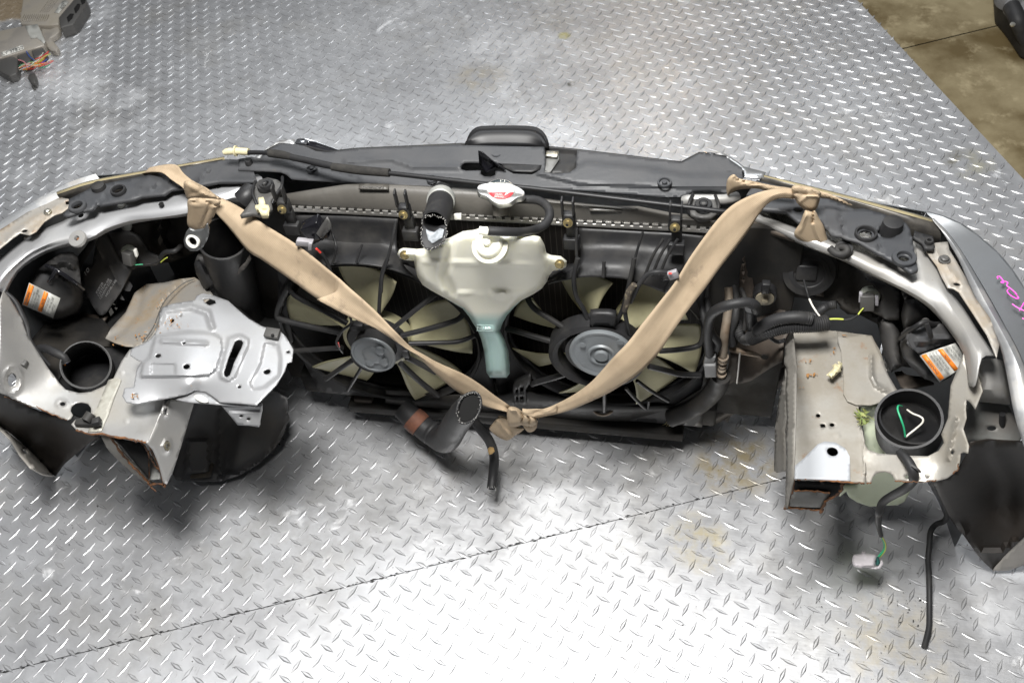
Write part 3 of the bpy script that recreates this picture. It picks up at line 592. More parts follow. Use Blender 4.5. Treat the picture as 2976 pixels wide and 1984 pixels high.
for c, rr in (((1492, 330), 8), ((1100, 452), 9), ((552, 530), 10)):
    lathe('fixing_hole', [(.0001, .0), (.0075 if rr > 8 else .006, .0), (.0085 if rr > 8 else .007, -.0015)], A(A1(c), .571), (0, -.1, 1), dark_gap, BL, seg=16)
ring('bushing', A1, (530, 692), .0155, .0045, .556, silver, BL, .003, (0, -.4, 1)); lathe('fixing_hole', [(.0001, .0), (.0048, 0), (.005, -.001)], A(A1(533, 692), .5575), (0, -.4, 1), rust, BL, seg=12)
lathe('guide_pin', [(.0075, -.02), (.0075, .004), (.006, .006), (.0001, .006)], A(A1(183, 690), .528), (0, 0, 1), white_p, BL, seg=14)
lathe('guide_pin', [(.012, -.02), (.012, .002), (.011, .003), (.0001, .003)], A(A1(830, 462), .562), (0, 0, 1), white_p, BL, seg=16)
BR = loft('upper_support', [zl(R1, [(380, 420, .56), (620, 520, .56), (900, 620, .56), (1090, 700, .558), (1330, 770, .556), (1540, 820, .554), (1560, 640, .555), (1700, 800, .552), (1770, 960, .55), (1900, 1120, .547), (2010, 1290, .543), (2140, 1480, .54)]),
                           zl(R1, [(360, 450, .567), (600, 560, .564), (880, 650, .563), (1070, 735, .56), (1290, 830, .558), (1500, 870, .558), (1610, 900, .558), (1690, 960, .555), (1790, 1090, .553), (1900, 1260, .55), (1980, 1400, .547), (2040, 1500, .545)]),
                           zl(R1, [(330, 480, .555), (560, 585, .553), (800, 690, .552), (1020, 770, .55), (1200, 860, .548), (1390, 950, .546), (1530, 1020, .543), (1680, 1120, .54), (1830, 1290, .536), (1930, 1440, .532), (1960, 1560, .528), (1990, 1700, .52)]),
                           zl(R1, [(330, 500, .535), (560, 600, .532), (800, 700, .530), (1010, 782, .53), (1190, 872, .528), (1380, 965, .526), (1510, 1035, .523), (1655, 1135, .52), (1800, 1300, .516), (1895, 1450, .512), (1925, 1570, .508), (1940, 1700, .50)])], silver, NOSE, .0015, 3, 3)
BR['label'] = 'dusty silver curved upper support'
# right lower end of that beam and the square stub behind it
ST = loft('support_end', [zl(R2, [(1990, 370, .50), (2060, 365, .50), (2140, 360, .50), (2200, 380, .495)]), zl(R2, [(2010, 480, .48), (2080, 480, .485), (2160, 490, .482), (2230, 500, .475)]), zl(R2, [(2040, 600, .46), (2060, 588, .47), (2140, 592, .47), (2240, 600, .46)]), zl(R2, [(1995, 690, .44), (2030, 680, .43), (2140, 690, .43), (2250, 700, .42)])], silver, NOSE, .002, 2, 2)
relief('support_side', R2.l([(1810, 560), (1860, 440), (1905, 320), (1920, 400), (1945, 460), (1985, 380), (2045, 600), (1990, 735), (1960, 690), (1925, 660), (1920, 740), (1925, 800), (1900, 880), (1940, 1000), (1935, 1060), (1900, 1050), (1880, 1060), (1872, 1120), (1860, 1180), (1780, 1240), (1700, 1262), (1540, 1268), (1405, 1262), (1380, 1215), (1330, 1195), (1270, 1205), (1235, 1235), (1228, 1278), (1185, 1278), (1160, 1100), (1165, 970), (1200, 1030), (1280, 1060), (1500, 1075), (1640, 1080), (1720, 1040), (1760, 980), (1740, 920), (1790, 800)]),
       [(*R2(1200, 1150), .385), (*R2(1400, 1150), .385), (*R2(1650, 1150), .388), (*R2(1780, 1150), .40), (*R2(1850, 950), .435), (*R2(1880, 700), .47), (*R2(1900, 450), .50), (*R2(1900, 1150), .43), (*R2(2000, 650), .49), (*R2(1940, 1020), .45)], silver_dirty, NOSE, step=8, thick=.0018,
       holes=[ell(R2(1490, 1232), 14*.394, 14*.394, 0, 10), ell(R2(1822, 1055), 8*.394, 12*.394, 0, 10)], emb=[(R2.l([(1790, 1100), (1850, 800)]), 10, .006), (R2.l([(1670, 1155), (1675, 1156)]), 8, .003), (R2.l([(1640, 1222), (1645, 1223)]), 7, .003)])['label'] = 'dusty lower side panel'

# ---- fender brackets with rust stains
FL = relief('fender_bracket', A1.l([(-200, 900), (-60, 800), (0, 755), (70, 700), (135, 652), (200, 666), (245, 642), (300, 575), (370, 530), (425, 512), (480, 470), (500, 425), (430, 412), (400, 398), (320, 430), (200, 500), (0, 630), (-180, 760)]), .566, tan_dirt, NOSE, step=9, thick=.002,
            holes=[ell(A1(168, 638), 20*.425, 9*.425, -8, 14), A1.l([(445, 435), (480, 430), (478, 455), (450, 458)])], emb=[(A1.l([(60, 690), (260, 540), (400, 470)]), 12, .003)])
screw(A1, (325, 505), .570, 'z', .0088, steel, FL, (0, 0, 1))
FR = relief('fender_bracket', R1.l([(1620, 690), (1690, 650), (1790, 640), (1800, 700), (1850, 780), (1920, 900), (1990, 1050), (2100, 1200), (2170, 1400), (2150, 1500), (2080, 1330), (1950, 1130), (1870, 1010), (1830, 985), (1790, 980), (1740, 890), (1710, 820), (1650, 740)]), .566, tan_dirt, NOSE, step=9, thick=.002, holes=[ell(R1(1855, 955), 26*.394, 11*.394, 8, 14)], emb=[(R1.l([(1700, 700), (1800, 850), (1900, 960)]), 14, .003)])
screw(R1, (1765, 770), .570, 'z', .0105, dk_conn, FR, (0, 0, 1))
PB = relief('pad_bracket', R1.l([(1545, 558), (1590, 575), (1680, 600), (1695, 680), (1690, 695), (1620, 690), (1600, 650), (1535, 610)]), .578, rubber, NOSE, step=8, thick=.006); ring('grommet', R1, (1650, 638), .006, .003, .581, rubber, PB)
relief('support_gusset', R1.l([(1530, 620), (1600, 670), (1650, 740), (1710, 830), (1740, 900), (1640, 920), (1560, 860)]), .548, silver, NOSE, step=14, thick=.0015)

lip_grey = mat('pale_lip_paint', (.42, .40, .37), .5, .1, (.30, .28, .25), 9, (.4, .7), .1, 80)
# ---- dark inner side skins of the bumper and their silver lips
LN = relief('fender_inner_panel', H2.l([(-60, 500), (0, 545), (150, 640), (400, 740), (650, 820), (700, 760), (800, 800), (960, 950), (980, 1000), (880, 1050), (760, 1150), (640, 1250), (545, 1375), (420, 1270), (240, 1070), (100, 950), (0, 880), (-60, 840)]),
       [(*H2(0, 550), .36), (*H2(0, 880), .12), (*H2(500, 780), .30), (*H2(760, 1150), .12), (*H2(880, 1050), .17), (*H2(640, 1250), .06), (*H2(545, 1375), .005), (*H2(960, 980), .18), (*H2(300, 1100), .03), (*H2(800, 850), .26)], liner, NOSE, step=14, thick=.002,
       emb=[(H2.l([(340, 1120), (430, 1230), (640, 1250)]), 8, .008)])
LN['label'] = 'dark inner skin of the left bumper corner'
relief('bumper_corner', H2.l([(-60, 820), (0, 868), (110, 935), (215, 995), (325, 1085), (405, 1185), (465, 1260), (545, 1375), (430, 1355), (310, 1290), (200, 1160), (110, 1010), (0, 905), (-60, 870)]), [(*H2(0, 890), .14), (*H2(300, 1150), .055), (*H2(540, 1375), .004), (*H2(110, 980), .10)], lip_grey, NOSE, step=10, thick=.003, holes=[ell(H2(255, 1128), 10, 4, 40, 12)])['label'] = 'light grey lip of the left bumper corner'
RN = relief('fender_inner_panel', R2.l([(1700, 1270), (1870, 1180), (1940, 1060), (1960, 980), (2080, 960), (2400, 980)])+H5.l([(1300, 700), (1210, 1110), (1129, 1170), (1060, 1233), (960, 1332), (870, 1444), (790, 1370), (730, 1300), (640, 1170), (570, 1090), (510, 1000), (470, 910), (425, 820), (385, 740)]),
       [(*R2(1800, 1250), .33), (*R2(2350, 1000), .38), (*R2(2000, 1000), .40), (*H5(510, 1000), .14), (*H5(730, 1300), .06), (*H5(870, 1444), .012), (*H5(1129, 1170), .12), (*H5(1000, 800), .17)], liner, NOSE, step=16, thick=.002, emb=[(H5.l([(560, 1020), (760, 1290), (940, 1300), (1060, 1190)]), 11, .012), (H5.l([(900, 500), (1000, 700), (1000, 1000)]), 40, .015)])
RN['label'] = 'dark inner skin of the right bumper corner'
relief('bumper_corner', H5.l([(870, 1450), (962, 1334), (1062, 1235), (1129, 1172), (1210, 1112), (1300, 1250), (1129, 1400), (1000, 1446)]), [(*H5(870, 1450), .014), (*H5(1062, 1235), .095), (*H5(1210, 1112), .14), (*H5(1129, 1400), .03)], lip_grey, NOSE, step=10, thick=.003)['label'] = 'light grey lip of the right bumper corner'
relief('fender_inner_plate', H5.l([(690, 50), (800, 45), (1000, 80), (1060, 200), (1120, 330), (1080, 400), (960, 400), (700, 365), (660, 380), (600, 280), (620, 160)]), [(*H5(700, 100), .40), (*H5(1050, 300), .37), (*H5(700, 350), .37)], inside_grey, NOSE, step=12, thick=.002, holes=[ell(H5(862, 268), 14, 7, 0, 12)])
tube('stay_pin', zl(H5, [(950, 150, .40), (945, 250, .375), (930, 430, .33)]), .008, rubber, NOSE, seg=10)
# ---- left apron: wall, flat top of the rail, round opening
AL = relief('apron_panel', A2.l([(0, 568), (100, 610), (180, 645), (330, 700), (460, 752), (482, 742), (498, 718)])+ell(A2(552, 682), 30, 21, 0, 16)[7:3:-1][:0]+A2.l([(482, 690), (488, 660), (515, 637), (555, 630), (600, 640), (622, 670), (622, 705), (600, 730), (560, 738), (520, 745), (486, 782), (530, 828), (600, 842), (760, 862), (900, 892), (1000, 908), (1022, 895), (1075, 760), (1120, 650), (1125, 600), (1010, 560), (1000, 400), (960, 310), (888, 268), (830, 350), (765, 490), (700, 525), (620, 560), (540, 568), (450, 545), (405, 500), (378, 462), (330, 400), (240, 260), (190, 180), (150, 60), (110, -10), (60, -90), (25, -130), (0, -60)]),
            [(*A2(0, 568), .43), (*A2(180, 645), .40), (*A2(460, 750), .385), (*A2(600, 830), .38), (*A2(1010, 905), .38), (*A2(900, 400), .38), (*A2(1200, 200), .378), (*A2(700, 530), .38), (*A2(500, 600), .382), (*A2(370, 520), .39), (*A2(200, 450), .42), (*A2(250, 300), .435), (*A2(120, 0), .49), (*A2(20, -110), .53), (*A2(0, 100), .515), (*A2(20, 400), .465)], silver, NOSE, step=6, thick=.0018,
            holes=[ell(A2(428, 643), 18*.425, 12*.425, 0, 12), ell(A2(84, 479), 30*.425, 45*.425, 8, 18)], emb=[(ell(A2(84, 479), 26, 40, 8, 18), 10, .003), (ell(A2(428, 643), 16, 10), 8, .002), (A2.l([(860, 760), (861, 760)]), 8, .002), (A2.l([(830, 430), (831, 430)]), 7, .002)])
AL['label'] = 'left apron with a round opening and a rusty cut edge'
# brushed weld seam, inner side wall, cut ends of the left rail
relief('rail_side', A2.l([(1000, 905), (1020, 890), (1075, 760), (1115, 650), (1170, 610), (1320, 600), (1325, 640), (1290, 760), (1240, 930), (1180, 1110), (1140, 1192), (1120, 1180), (1090, 1060), (1050, 960)]),
       [(*A2(1010, 905), -.492), (*A2(1120, 1190), -.484), (*A2(1120, 650), -.488), (*A2(1320, 650), -.47), (*A2(1290, 760), -.474)], silver, NOSE, mode='x', step=8, thick=.002, holes=[ell(A2(1135, 695), 11*.425, 20*.425, 0, 12), ell(A2(1140, 930), 13*.425, 24*.425, 0, 14)],
       emb=[(ell(A2(1140, 930), 10, 18, 5), 9, .004), (ell(A2(1135, 695), 8, 14), 7, .003)])
ring('nut', A2, (1140, 930), .0075, .004, -.482, steel, NOSE, .003, (1, -.2, .3), 'x', 14)
# rail box: outer side and bottom
relief('rail_side', A2.l([(690, 865), (780, 870), (830, 960), (920, 1060), (1000, 1140), (1060, 1200), (1000, 1180), (900, 1110), (800, 1020), (740, 960)]), [(*A2(700, 870), .34), (*A2(850, 960), .30), (*A2(1060, 1200), .245), (*A2(900, 1110), .25)], silver_dirty, NOSE, step=9, thick=.002)
relief('rail_liner', A2.l([(770, 870), (830, 940), (900, 1020), (1010, 1160), (1095, 1155), (1090, 1090), (1050, 1020), (1000, 960), (960, 905), (880, 890)]), [(*A2(800, 900), .33), (*A2(1010, 1155), .27), (*A2(1090, 1100), .275), (*A2(960, 910), .30), (*A2(900, 980), .27)], inside_grey, NOSE, step=9, thick=.002)
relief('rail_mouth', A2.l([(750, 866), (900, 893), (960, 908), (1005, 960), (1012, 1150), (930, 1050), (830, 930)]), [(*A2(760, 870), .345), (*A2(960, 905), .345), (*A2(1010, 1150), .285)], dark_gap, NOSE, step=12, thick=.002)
def cutedge(m, pts, r, name='cut_edge', mt=rust, j=.0012):
    P = cat([tuple(A(m(p), p[2])) for p in pts], 5); P = [tuple(np.array(q)+RNG.normal(0, j*.6, 3)) for q in P]
    R = [r*.75*random.uniform(.6, 1.4) for _ in P]; V, Fc = tube_data(P, R, 7); return obj(name, V, Fc, mt, NOSE, 60)
cutedge(A2, [(520, 822, .383), (600, 842, .382), (760, 862, .382), (900, 890, .382), (960, 900, .382), (1010, 915, .378), (1050, 1000, .335), (1090, 1070, .30), (1125, 1180, .262), (1130, 1205, .255)], .0022)
cutedge(A2, [(745, 868, .375), (785, 910, .35), (830, 980, .315), (900, 1060, .285), (960, 1120, .268), (1000, 1160, .256), (1030, 1200, .25), (1065, 1245, .24)], .0024)
cutedge(A2, [(1020, 1195, .252), (1080, 1185, .255), (1130, 1205, .255)], .003); cutedge(A2, [(1012, 960, .33), (1015, 1060, .30), (1018, 1180, .262)], .0018)
cutedge(A2, [(960, 902, .372), (1000, 950, .355), (1020, 1000, .33), (1060, 1060, .30), (1100, 1110, .285), (1112, 1190, .26)], .0016)
cutedge(A2, [(30, 590, .398), (120, 625, .396), (200, 658, .394), (260, 670, .392), (330, 702, .39), (400, 735, .388), (455, 752, .386)], .0011)
# grease-stained weld stripe
relief('seam_sealer', A2.l([(740, 480), (800, 460), (830, 480), (780, 600), (740, 720), (690, 830), (600, 835), (640, 720), (690, 600)]), .3812, mat('yellowed_sealer', (.42, .41, .36), .5, .3, (.34, .325, .28), 60, (.4, .6), .3, 60), NOSE, step=10, thick=.0006)
# black clip on the apron
CL = box('cable_clip', A(A2(600, 772), .387), (.021, .002, 0), (-.001, .0065, 0), (0, 0, .005), black, NOSE, .002, k=1)
lathe('clip_ring', [(.006, -.008), (.0095, -.008), (.0095, .008), (.006, .008)], A(A2(605, 735), .398), (.3, 1, .2), black, CL, seg=16, k=.9); box('clip_head', A(A2(660, 765), .395), (.006, .003, 0), (-.002, .006, 0), (0, 0, .006), black, CL, .002, k=1)
box('cable_clip', A(A2(160, 365), .442), (.009, 0, -.003), (0, .009, 0), (0, 0, .006), dk_conn, NOSE, .002)
# upper tan-stained strut panel
relief('strut_panel', A1.l([(720, 1370), (760, 1300), (860, 1190), (920, 1060), (1000, 1000), (1120, 990), (1230, 965), (1330, 955), (1400, 1000), (1460, 1080), (1300, 1200), (1130, 1250), (1010, 1390), (940, 1430), (860, 1425), (780, 1400)]), [(*A1(740, 1380), .36), (*A1(1000, 1380), .36), (*A1(1330, 960), .37), (*A1(1000, 1050), .33)], tan_dirt, NOSE, step=9, thick=.0015, emb=[(A1.l([(970, 1020), (930, 1200), (820, 1330), (740, 1370)]), 18, -.006), (A1.l([(1330, 960), (1240, 1000), (1120, 1120), (1040, 1300), (970, 1400)]), 4, -.006)], holes=[ell(A1(860, 1165), 5, 4, 0, 10)])
tube('weather_seal', zl(A1, [(1330, 965, .378), (1240, 1005, .375), (1120, 1125, .37), (1050, 1290, .37), (975, 1400, .37)]), .0016, dk_conn, NOSE, seg=8)
# rubber seal at the left wall, ribbed hose end with copper wires
tube('edge_seal', zl(A2, [(25, -130, .505), (100, -60, .49), (150, 40, .475), (185, 120, .46), (200, 200, .45), (260, 290, .43), (340, 378, .405)]), [.006, .009, .007, .005], rubber, NOSE, seg=8)
WH = tube('wiring_sleeve', zl(A2, [(210, 285, .40), (300, 262, .415), (370, 290, .42), (430, 320, .415), (455, 362, .405)]), .0125, rubber, NOSE, seg=14, corr=.05, n=8)
for k in range(7): tube('copper_wire', zl(A2, [(450+random.uniform(-14, 14), 355+random.uniform(-6, 6), .41), (452+random.uniform(-22, 22), 372+random.uniform(-6, 8), .402)]), .0022, [orange_w, blue_w, mat('copper', (.5, .2, .08), .4, .8)][k % 3], WH, seg=6)
# black cup set in the round opening
CUP = pipe('filler_cup', [A(A2(640, 440), .30), A(A2(612, 405), .345), A(A2(588, 378), .395)], .041, .0025, black, NOSE, seg=40, n=1)
ring('cup_rim', A2, (588, 378), .0425, .0395, .396, black, CUP, .003, A(A2(588, 378), .395)-A(A2(612, 405), .345), seg=40)
lathe('cup_floor', [(.0001, 0), (.039, 0), (.039, -.004)], A(A2(640, 440), .30), (0, 0, 1), dark_gap, CUP, seg=30, k=1)
relief('well_skin', A2.l([(400, 480), (370, 380), (420, 270), (560, 210), (700, 195), (830, 225), (900, 262), (860, 380), (780, 490), (700, 540), (560, 575), (450, 560)]), .32, black, NOSE, step=14, thick=.002)
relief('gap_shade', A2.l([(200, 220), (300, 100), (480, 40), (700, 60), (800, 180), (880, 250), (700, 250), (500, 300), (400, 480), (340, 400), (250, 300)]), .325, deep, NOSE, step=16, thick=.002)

# ---- battery tray
tr = A2.l([(895, 268), (930, 250), (975, 232), (1025, 200), (1060, 160), (1085, 100), (1085, 30), (1110, -18), (1180, -42), (1330, -66), (1345, -98), (1390, -112), (1460, -98), (1560, -62), (1640, 10), (1700, 60), (1790, 112), (1920, 150), (1955, 185), (2005, 270), (1995, 350), (1965, 360), (1945, 420), (1890, 510), (1750, 652), (1650, 640), (1500, 632), (1455, 595), (1400, 562), (1330, 553), (1275, 580), (1170, 602), (1050, 622), (930, 645), (862, 632), (836, 590), (850, 535), (912, 526), (935, 400), (968, 355), (930, 340), (888, 310)])
TRY = relief('battery_tray', tr, [(*A2(900, 290), .437), (*A2(1100, 60), .44), (*A2(1450, -80), .44), (*A2(1970, 280), .437), (*A2(1740, 640), .432), (*A2(1300, 330), .447), (*A2(1300, 520), .435), (*A2(900, 600), .430), (*A2(1340, 560), .420), (*A2(1100, 610), .424), (*A2(1500, 620), .424)], silver_clean, NOSE, step=5, thick=.002,
     holes=[ell(A2(1256, 226), 15*.425, 10*.425, -20, 12), ell(A2(1080, 313), 20*.425, 14*.425, -10, 14), ell(A2(1274, 387), 23*.425, 18*.425, -10, 14), ell(A2(1825, 422), 24*.425, 18*.425, -15, 14), ell(A2(1635, 526), 13*.425, 10*.425, 0, 10), ell(A2(1969, 287), 13*.425, 10*.425, 0, 10), ell(A2(920, 584), 18*.425, 11*.425, -20, 12),
            A2.l([(1605, 215), (1625, 203), (1650, 205), (1662, 225), (1650, 260), (1600, 360), (1572, 445), (1550, 460), (1532, 450), (1530, 425), (1560, 330)]), A2.l([(1385, -75), (1400, -50), (1430, -30), (1475, -45), (1470, -65), (1430, -78)]), ell(A2(1175, 72), 16*.425, 14*.425, 0, 12), ell(A2(1234, 40), 9*.425, 7*.425, 0, 10)],
     emb=[(A2.l([(1070, 185), (1300, 160), (1450, 170), (1500, 200), (1510, 270), (1470, 400), (1420, 440), (1100, 450), (970, 450), (985, 370), (1030, 330)]), 8, .007, True),
          (A2.l([(1110, 215), (1410, 232)]), 11, .005), (A2.l([(1040, 375), (1190, 380), (1190, 430), (1040, 430)]), 7, -.0035, True),
          (A2.l([(1570, 200), (1640, 180), (1690, 205), (1690, 240), (1600, 450), (1560, 480), (1515, 460), (1510, 420)]), 8, .0045, True),
          (A2.l([(1820, 240), (1890, 250), (1905, 330), (1900, 440), (1800, 520), (1740, 530), (1720, 500), (1790, 380)]), 10, -.005, True), (A2.l([(1090, 90), (1120, 10), (1300, -20), (1420, 20), (1450, 120)]), 14, .006)])
TRY['label'] = 'bright pressed battery tray with holes and a slot'
relief('tray_side_hole', ell(A2(1375, 606), 50*.425, 22*.425, 22, 16), [(*A2(1375, 606), .4245)], white_p, TRY, step=8, thick=.001)
relief('tray_flange', A2.l([(1275, 582), (1330, 555), (1400, 565), (1455, 597), (1500, 634), (1600, 645), (1740, 655), (1740, 662), (1600, 655), (1420, 640), (1300, 632), (1200, 612)]), .418, silver_clean, TRY, step=8, thick=.002)
relief('tray_leg', A2.l([(1500, 640), (1750, 655), (1795, 640), (1785, 720), (1770, 802), (1700, 792), (1625, 788), (1560, 710)]), [(*A2(1520, 645), .415), (*A2(1780, 650), .415), (*A2(1700, 795), .375)], silver_clean, TRY, step=8, thick=.002, holes=[ell(A2(1648, 727), 14*.425, 10*.425, 0, 10), ell(A2(1697, 748), 14*.425, 10*.425, 0, 10)], emb=[(A2.l([(1560, 680), (1780, 690)]), 7, -.004)])
N1 = box('clip_nut', A(A2(1860, 160), .446), (.021, -.002, 0), (-.001, .016, 0), (0, 0, .005), dk_conn, TRY, .002)
lathe('clip_nut_hole', [(.0001, 0), (.005, 0), (.005, -.002)], A(A2(1862, 172), .4525), (0, 0, 1), dark_gap, TRY, seg=12)

# ---- left headlight body seen from behind
HB = relief('headlight_body', A1.l([(60, 1050), (200, 850), (350, 740), (620, 680), (800, 590), (1000, 545), (1260, 500), (1500, 420), (1560, 700), (1300, 800), (1180, 850), (1000, 870), (880, 890), (820, 1130), (690, 1200), (480, 1180), (200, 1230), (90, 1200)]), [(*A1(200, 1000), .0), (*A1(700, 700), .05), (*A1(1300, 600), .07), (*A1(700, 1180), .0)], deep, NOSE, mode='y', step=16, thick=.01,
            emb=[(A1.l([(700, 700), (800, 980), (760, 1000)]), 10, .01), (A1.l([(1100, 560), (1090, 700), (1180, 820)]), 26, .025), (A1.l([(420, 820), (470, 700)]), 20, .02)])
HB['label'] = 'dark back of the left headlight'
BX = relief('ballast_box', H1.l([(900, 700), (1000, 640), (1050, 330), (1130, 300), (1290, 580), (1420, 700), (1300, 940), (1140, 1170), (1070, 1180), (980, 1040), (900, 900)]), [(*H1(900, 700), -.02), (*H1(1100, 330), .02), (*H1(1420, 700), .0), (*H1(1100, 1170), -.06)], smoky, HB, mode='y', step=9, thick=.02, emb=[(H1.l([(1040, 440), (1180, 660), (1300, 870)]), 5, .004)])
def wr(body, m, a, b, c, v, mode, mt, par, name='writing', lift=.0008): return writing(name, body, A(m(a), v, mode), A(m(b), v, mode), A(m(c), v, mode), mt, par, lift)
for tx, a, b, c in (('P2928', (1060, 942), (1125, 830), (1040, 928)), ('12V75W-HI', (1080, 970), (1192, 790), (1060, 955)), ('12V35W-D2S', (1098, 1000), (1218, 800), (1080, 985)), ('HCHR-148', (1158, 975), (1270, 800), (1140, 962)), ('10', (935, 745), (975, 690), (915, 705))):
    v = -.030 if tx != '10' else -.022; wr(tx, H1, a, b, c, v-.022, 'y', white_ink, HB, lift=.001)
BC = relief('bulb_cover', H1.l([(312, 815), (400, 700), (520, 590), (640, 510), (760, 490), (820, 520), (850, 620), (870, 780), (905, 900), (900, 1050), (850, 1150), (700, 1230), (560, 1240), (300, 1110), (240, 1060)]), [(*H1(600, 600), -.045), (*H1(600, 1100), -.075), (*H1(300, 900), -.08)], smoky, HB, mode='y', step=9, puff=(.045, 34), emb=[(H1.l([(500, 640), (620, 700), (740, 780), (870, 920)]), 12, -.010), (H1.l([(600, 720), (540, 810)]), 9, .008), (H1.l([(640, 560), (800, 560)]), 14, .010)])
screw(H1, (605, 670), -.10, 'y', .006, steel, HB)
def quad(name, m, pts, v, mode, mt, par, t=.0006, lift=.0): return relief(name, m.l(pts), v, mt, par, mode=mode, step=40, thick=t)
lb = [(315, 828), (655, 995), (575, 1210), (240, 1065)]
def lerpq(q, u, v): a = np.array(q, float); return tuple((a[0]*(1-u)+a[1]*u)*(1-v)+(a[3]*(1-u)+a[2]*u)*v)
def sticker(m, q, d, mode, par, lift, bars, lines, upside=False):
    D = lambda dz: [(*m(p), dd-dz) for p, dd in zip(q, d)]
    S = relief('warning_label', m.l(q), D(0), label_m, par, mode=mode, step=30, thick=.0005)
    for u0, u1 in bars:
        relief('orange_bar', m.l([lerpq(q, u0, .03), lerpq(q, u1, .03), lerpq(q, u1, .97), lerpq(q, u0, .97)]), D(lift), orange, S, mode=mode, step=30, thick=.0002)
    f = field(D(lift*1.6))
    for tx, u0, u1, v0, v1 in lines:     # text runs along v (bottom to top of the label), stacked along u
        P = [m(lerpq(q, u, v)) for u, v in ((u1, v0), (u1, v1), (u0, v0))]; pt = [A(p, float(f(np.array([p[:2]]))[0]), mode) for p in P]
        writing('label_text', tx, *pt, ink, S, .0002)
    return S
sticker(H1, lb, [-.140, -.140, -.158, -.158], 'y', HB, .0008, [(.02, .16), (.49, .62)], [('WARNING', .05, .12, .90, .35), ('HIGH VOLTAGE INSIDE\nREAD THE MANUAL BEFORE\nSERVICING THE LAMP', .20, .42, .92, .08), ('NOTE', .52, .59, .62, .35), ('HIGH VOLTAGE CIRCUIT\nDO NOT OPEN THE COVER\nWHILE LAMP IS LIT', .66, .92, .92, .10)])
relief('ballast_plate', H1.l([(790, 1190), (870, 1150), (1040, 1175), (1160, 1180), (1080, 1300), (1000, 1330), (900, 1270)]), [(*H1(800, 1200), -.05), (*H1(1160, 1180), -.05), (*H1(1000, 1330), -.08)], brownpaint, HB, mode='y', step=14, thick=.006)
relief('ballast_plug', H1.l([(1180, 1140), (1230, 1050), (1275, 1080), (1270, 1110), (1200, 1190)]), -.065, inside_grey, HB, mode='y', step=10, puff=(.008, 10))
def socket(m, c, rx, ry, y, par, wires, ang=0):
    S = lathe('bulb_socket', [(.0001, -.01), (.026*rx, -.01), (.028*rx, .0), (.026*rx, .006), (.020*rx, .008), (.018*rx, .003), (.0001, .003)], A(m(c), y, 'y'), (0, -1, .25), mat('grey_green_socket', (.42, .44, .38), .5), par, seg=26)
    return S
S1 = socket(H1, (1405, 505), 1, 1, .0, HB, None)
box('plug', A(H1(1400, 560), -.02, 'y'), (.014, -.002, -.002), (.001, .013, -.006), (.003, .006, .020), dk_conn, S1, .0025)
box('plug_tab', A(H1(1475, 500), -.018, 'y'), (.004, 0, 0), (0, .005, 0), (0, .003, .011), white_p, S1, .001)
lathe('bulb_socket', [(.0001, -.01), (.019, -.01), (.019, .0), (.012, .004), (.0001, .004)], A(H1(1362, 220), .05, 'y'), (0, -1, .3), inside_grey, HB, seg=20)
tube('bulb_wire', yl(H1, [(1440, 635, -.02), (1540, 632, -.01), (1650, 620, .0), (1750, 590, .0), (1820, 550, .01)]), .0022, rubber, HB, seg=8)
tube('bulb_wire', yl(H1, [(1745, 605, -.003), (1780, 575, -.003), (1815, 552, -.003)]), .002, yellow_w, HB, seg=8); tube('bulb_wire', yl(H1, [(1440, 635, -.022), (1550, 628, -.015)]), .0016, green_w, HB, seg=8)
tube('wiring_branch', yl(H1, [(1740, 560, .0), (1790, 500, .0), (1900, 480, .0), (1960, 430, .02)]), .008, rubber, HB, seg=10)

relief('cover_shoulder', H1.l([(395, 690), (520, 600), (640, 520), (790, 495), (850, 560), (865, 690), (880, 860), (760, 790), (620, 715), (500, 690)]), [(*H1(400, 690), -.100), (*H1(790, 500), -.07), (*H1(880, 850), -.115), (*H1(620, 640), -.11)], black, HB, mode='y', step=8, thick=.006, emb=[(H1.l([(560, 620), (700, 590), (790, 640)]), 18, .012)])
tube('retaining_wire', yl(H1, [(500, 640, -.115), (600, 685, -.128), (700, 745, -.130), (820, 830, -.128), (900, 900, -.115)]), .006, gloss, HB, seg=8)
tube('retaining_wire', yl(H1, [(605, 690, -.130), (570, 760, -.135), (535, 815, -.135)]), .007, gloss, HB, seg=8)
relief('housing_wall', H1.l([(860, 700), (940, 560), (1010, 450), (1060, 330), (1000, 330), (900, 480), (830, 560)]), -.02, black, HB, mode='y', step=10, thick=.01)
relief('housing_wall', H1.l([(1290, 580), (1420, 700), (1480, 660), (1700, 640), (1760, 560), (1600, 480), (1500, 330), (1380, 260), (1180, 290)]), [(*H1(1300, 600), .01), (*H1(1700, 600), .02), (*H1(1400, 280), .045)], smoky, HB, mode='y', step=12, thick=.01, emb=[(H1.l([(1540, 200), (1560, 330)]), 14, .01)], holes=[ell(H1(1405, 505), 26, 24, 0, 16)])
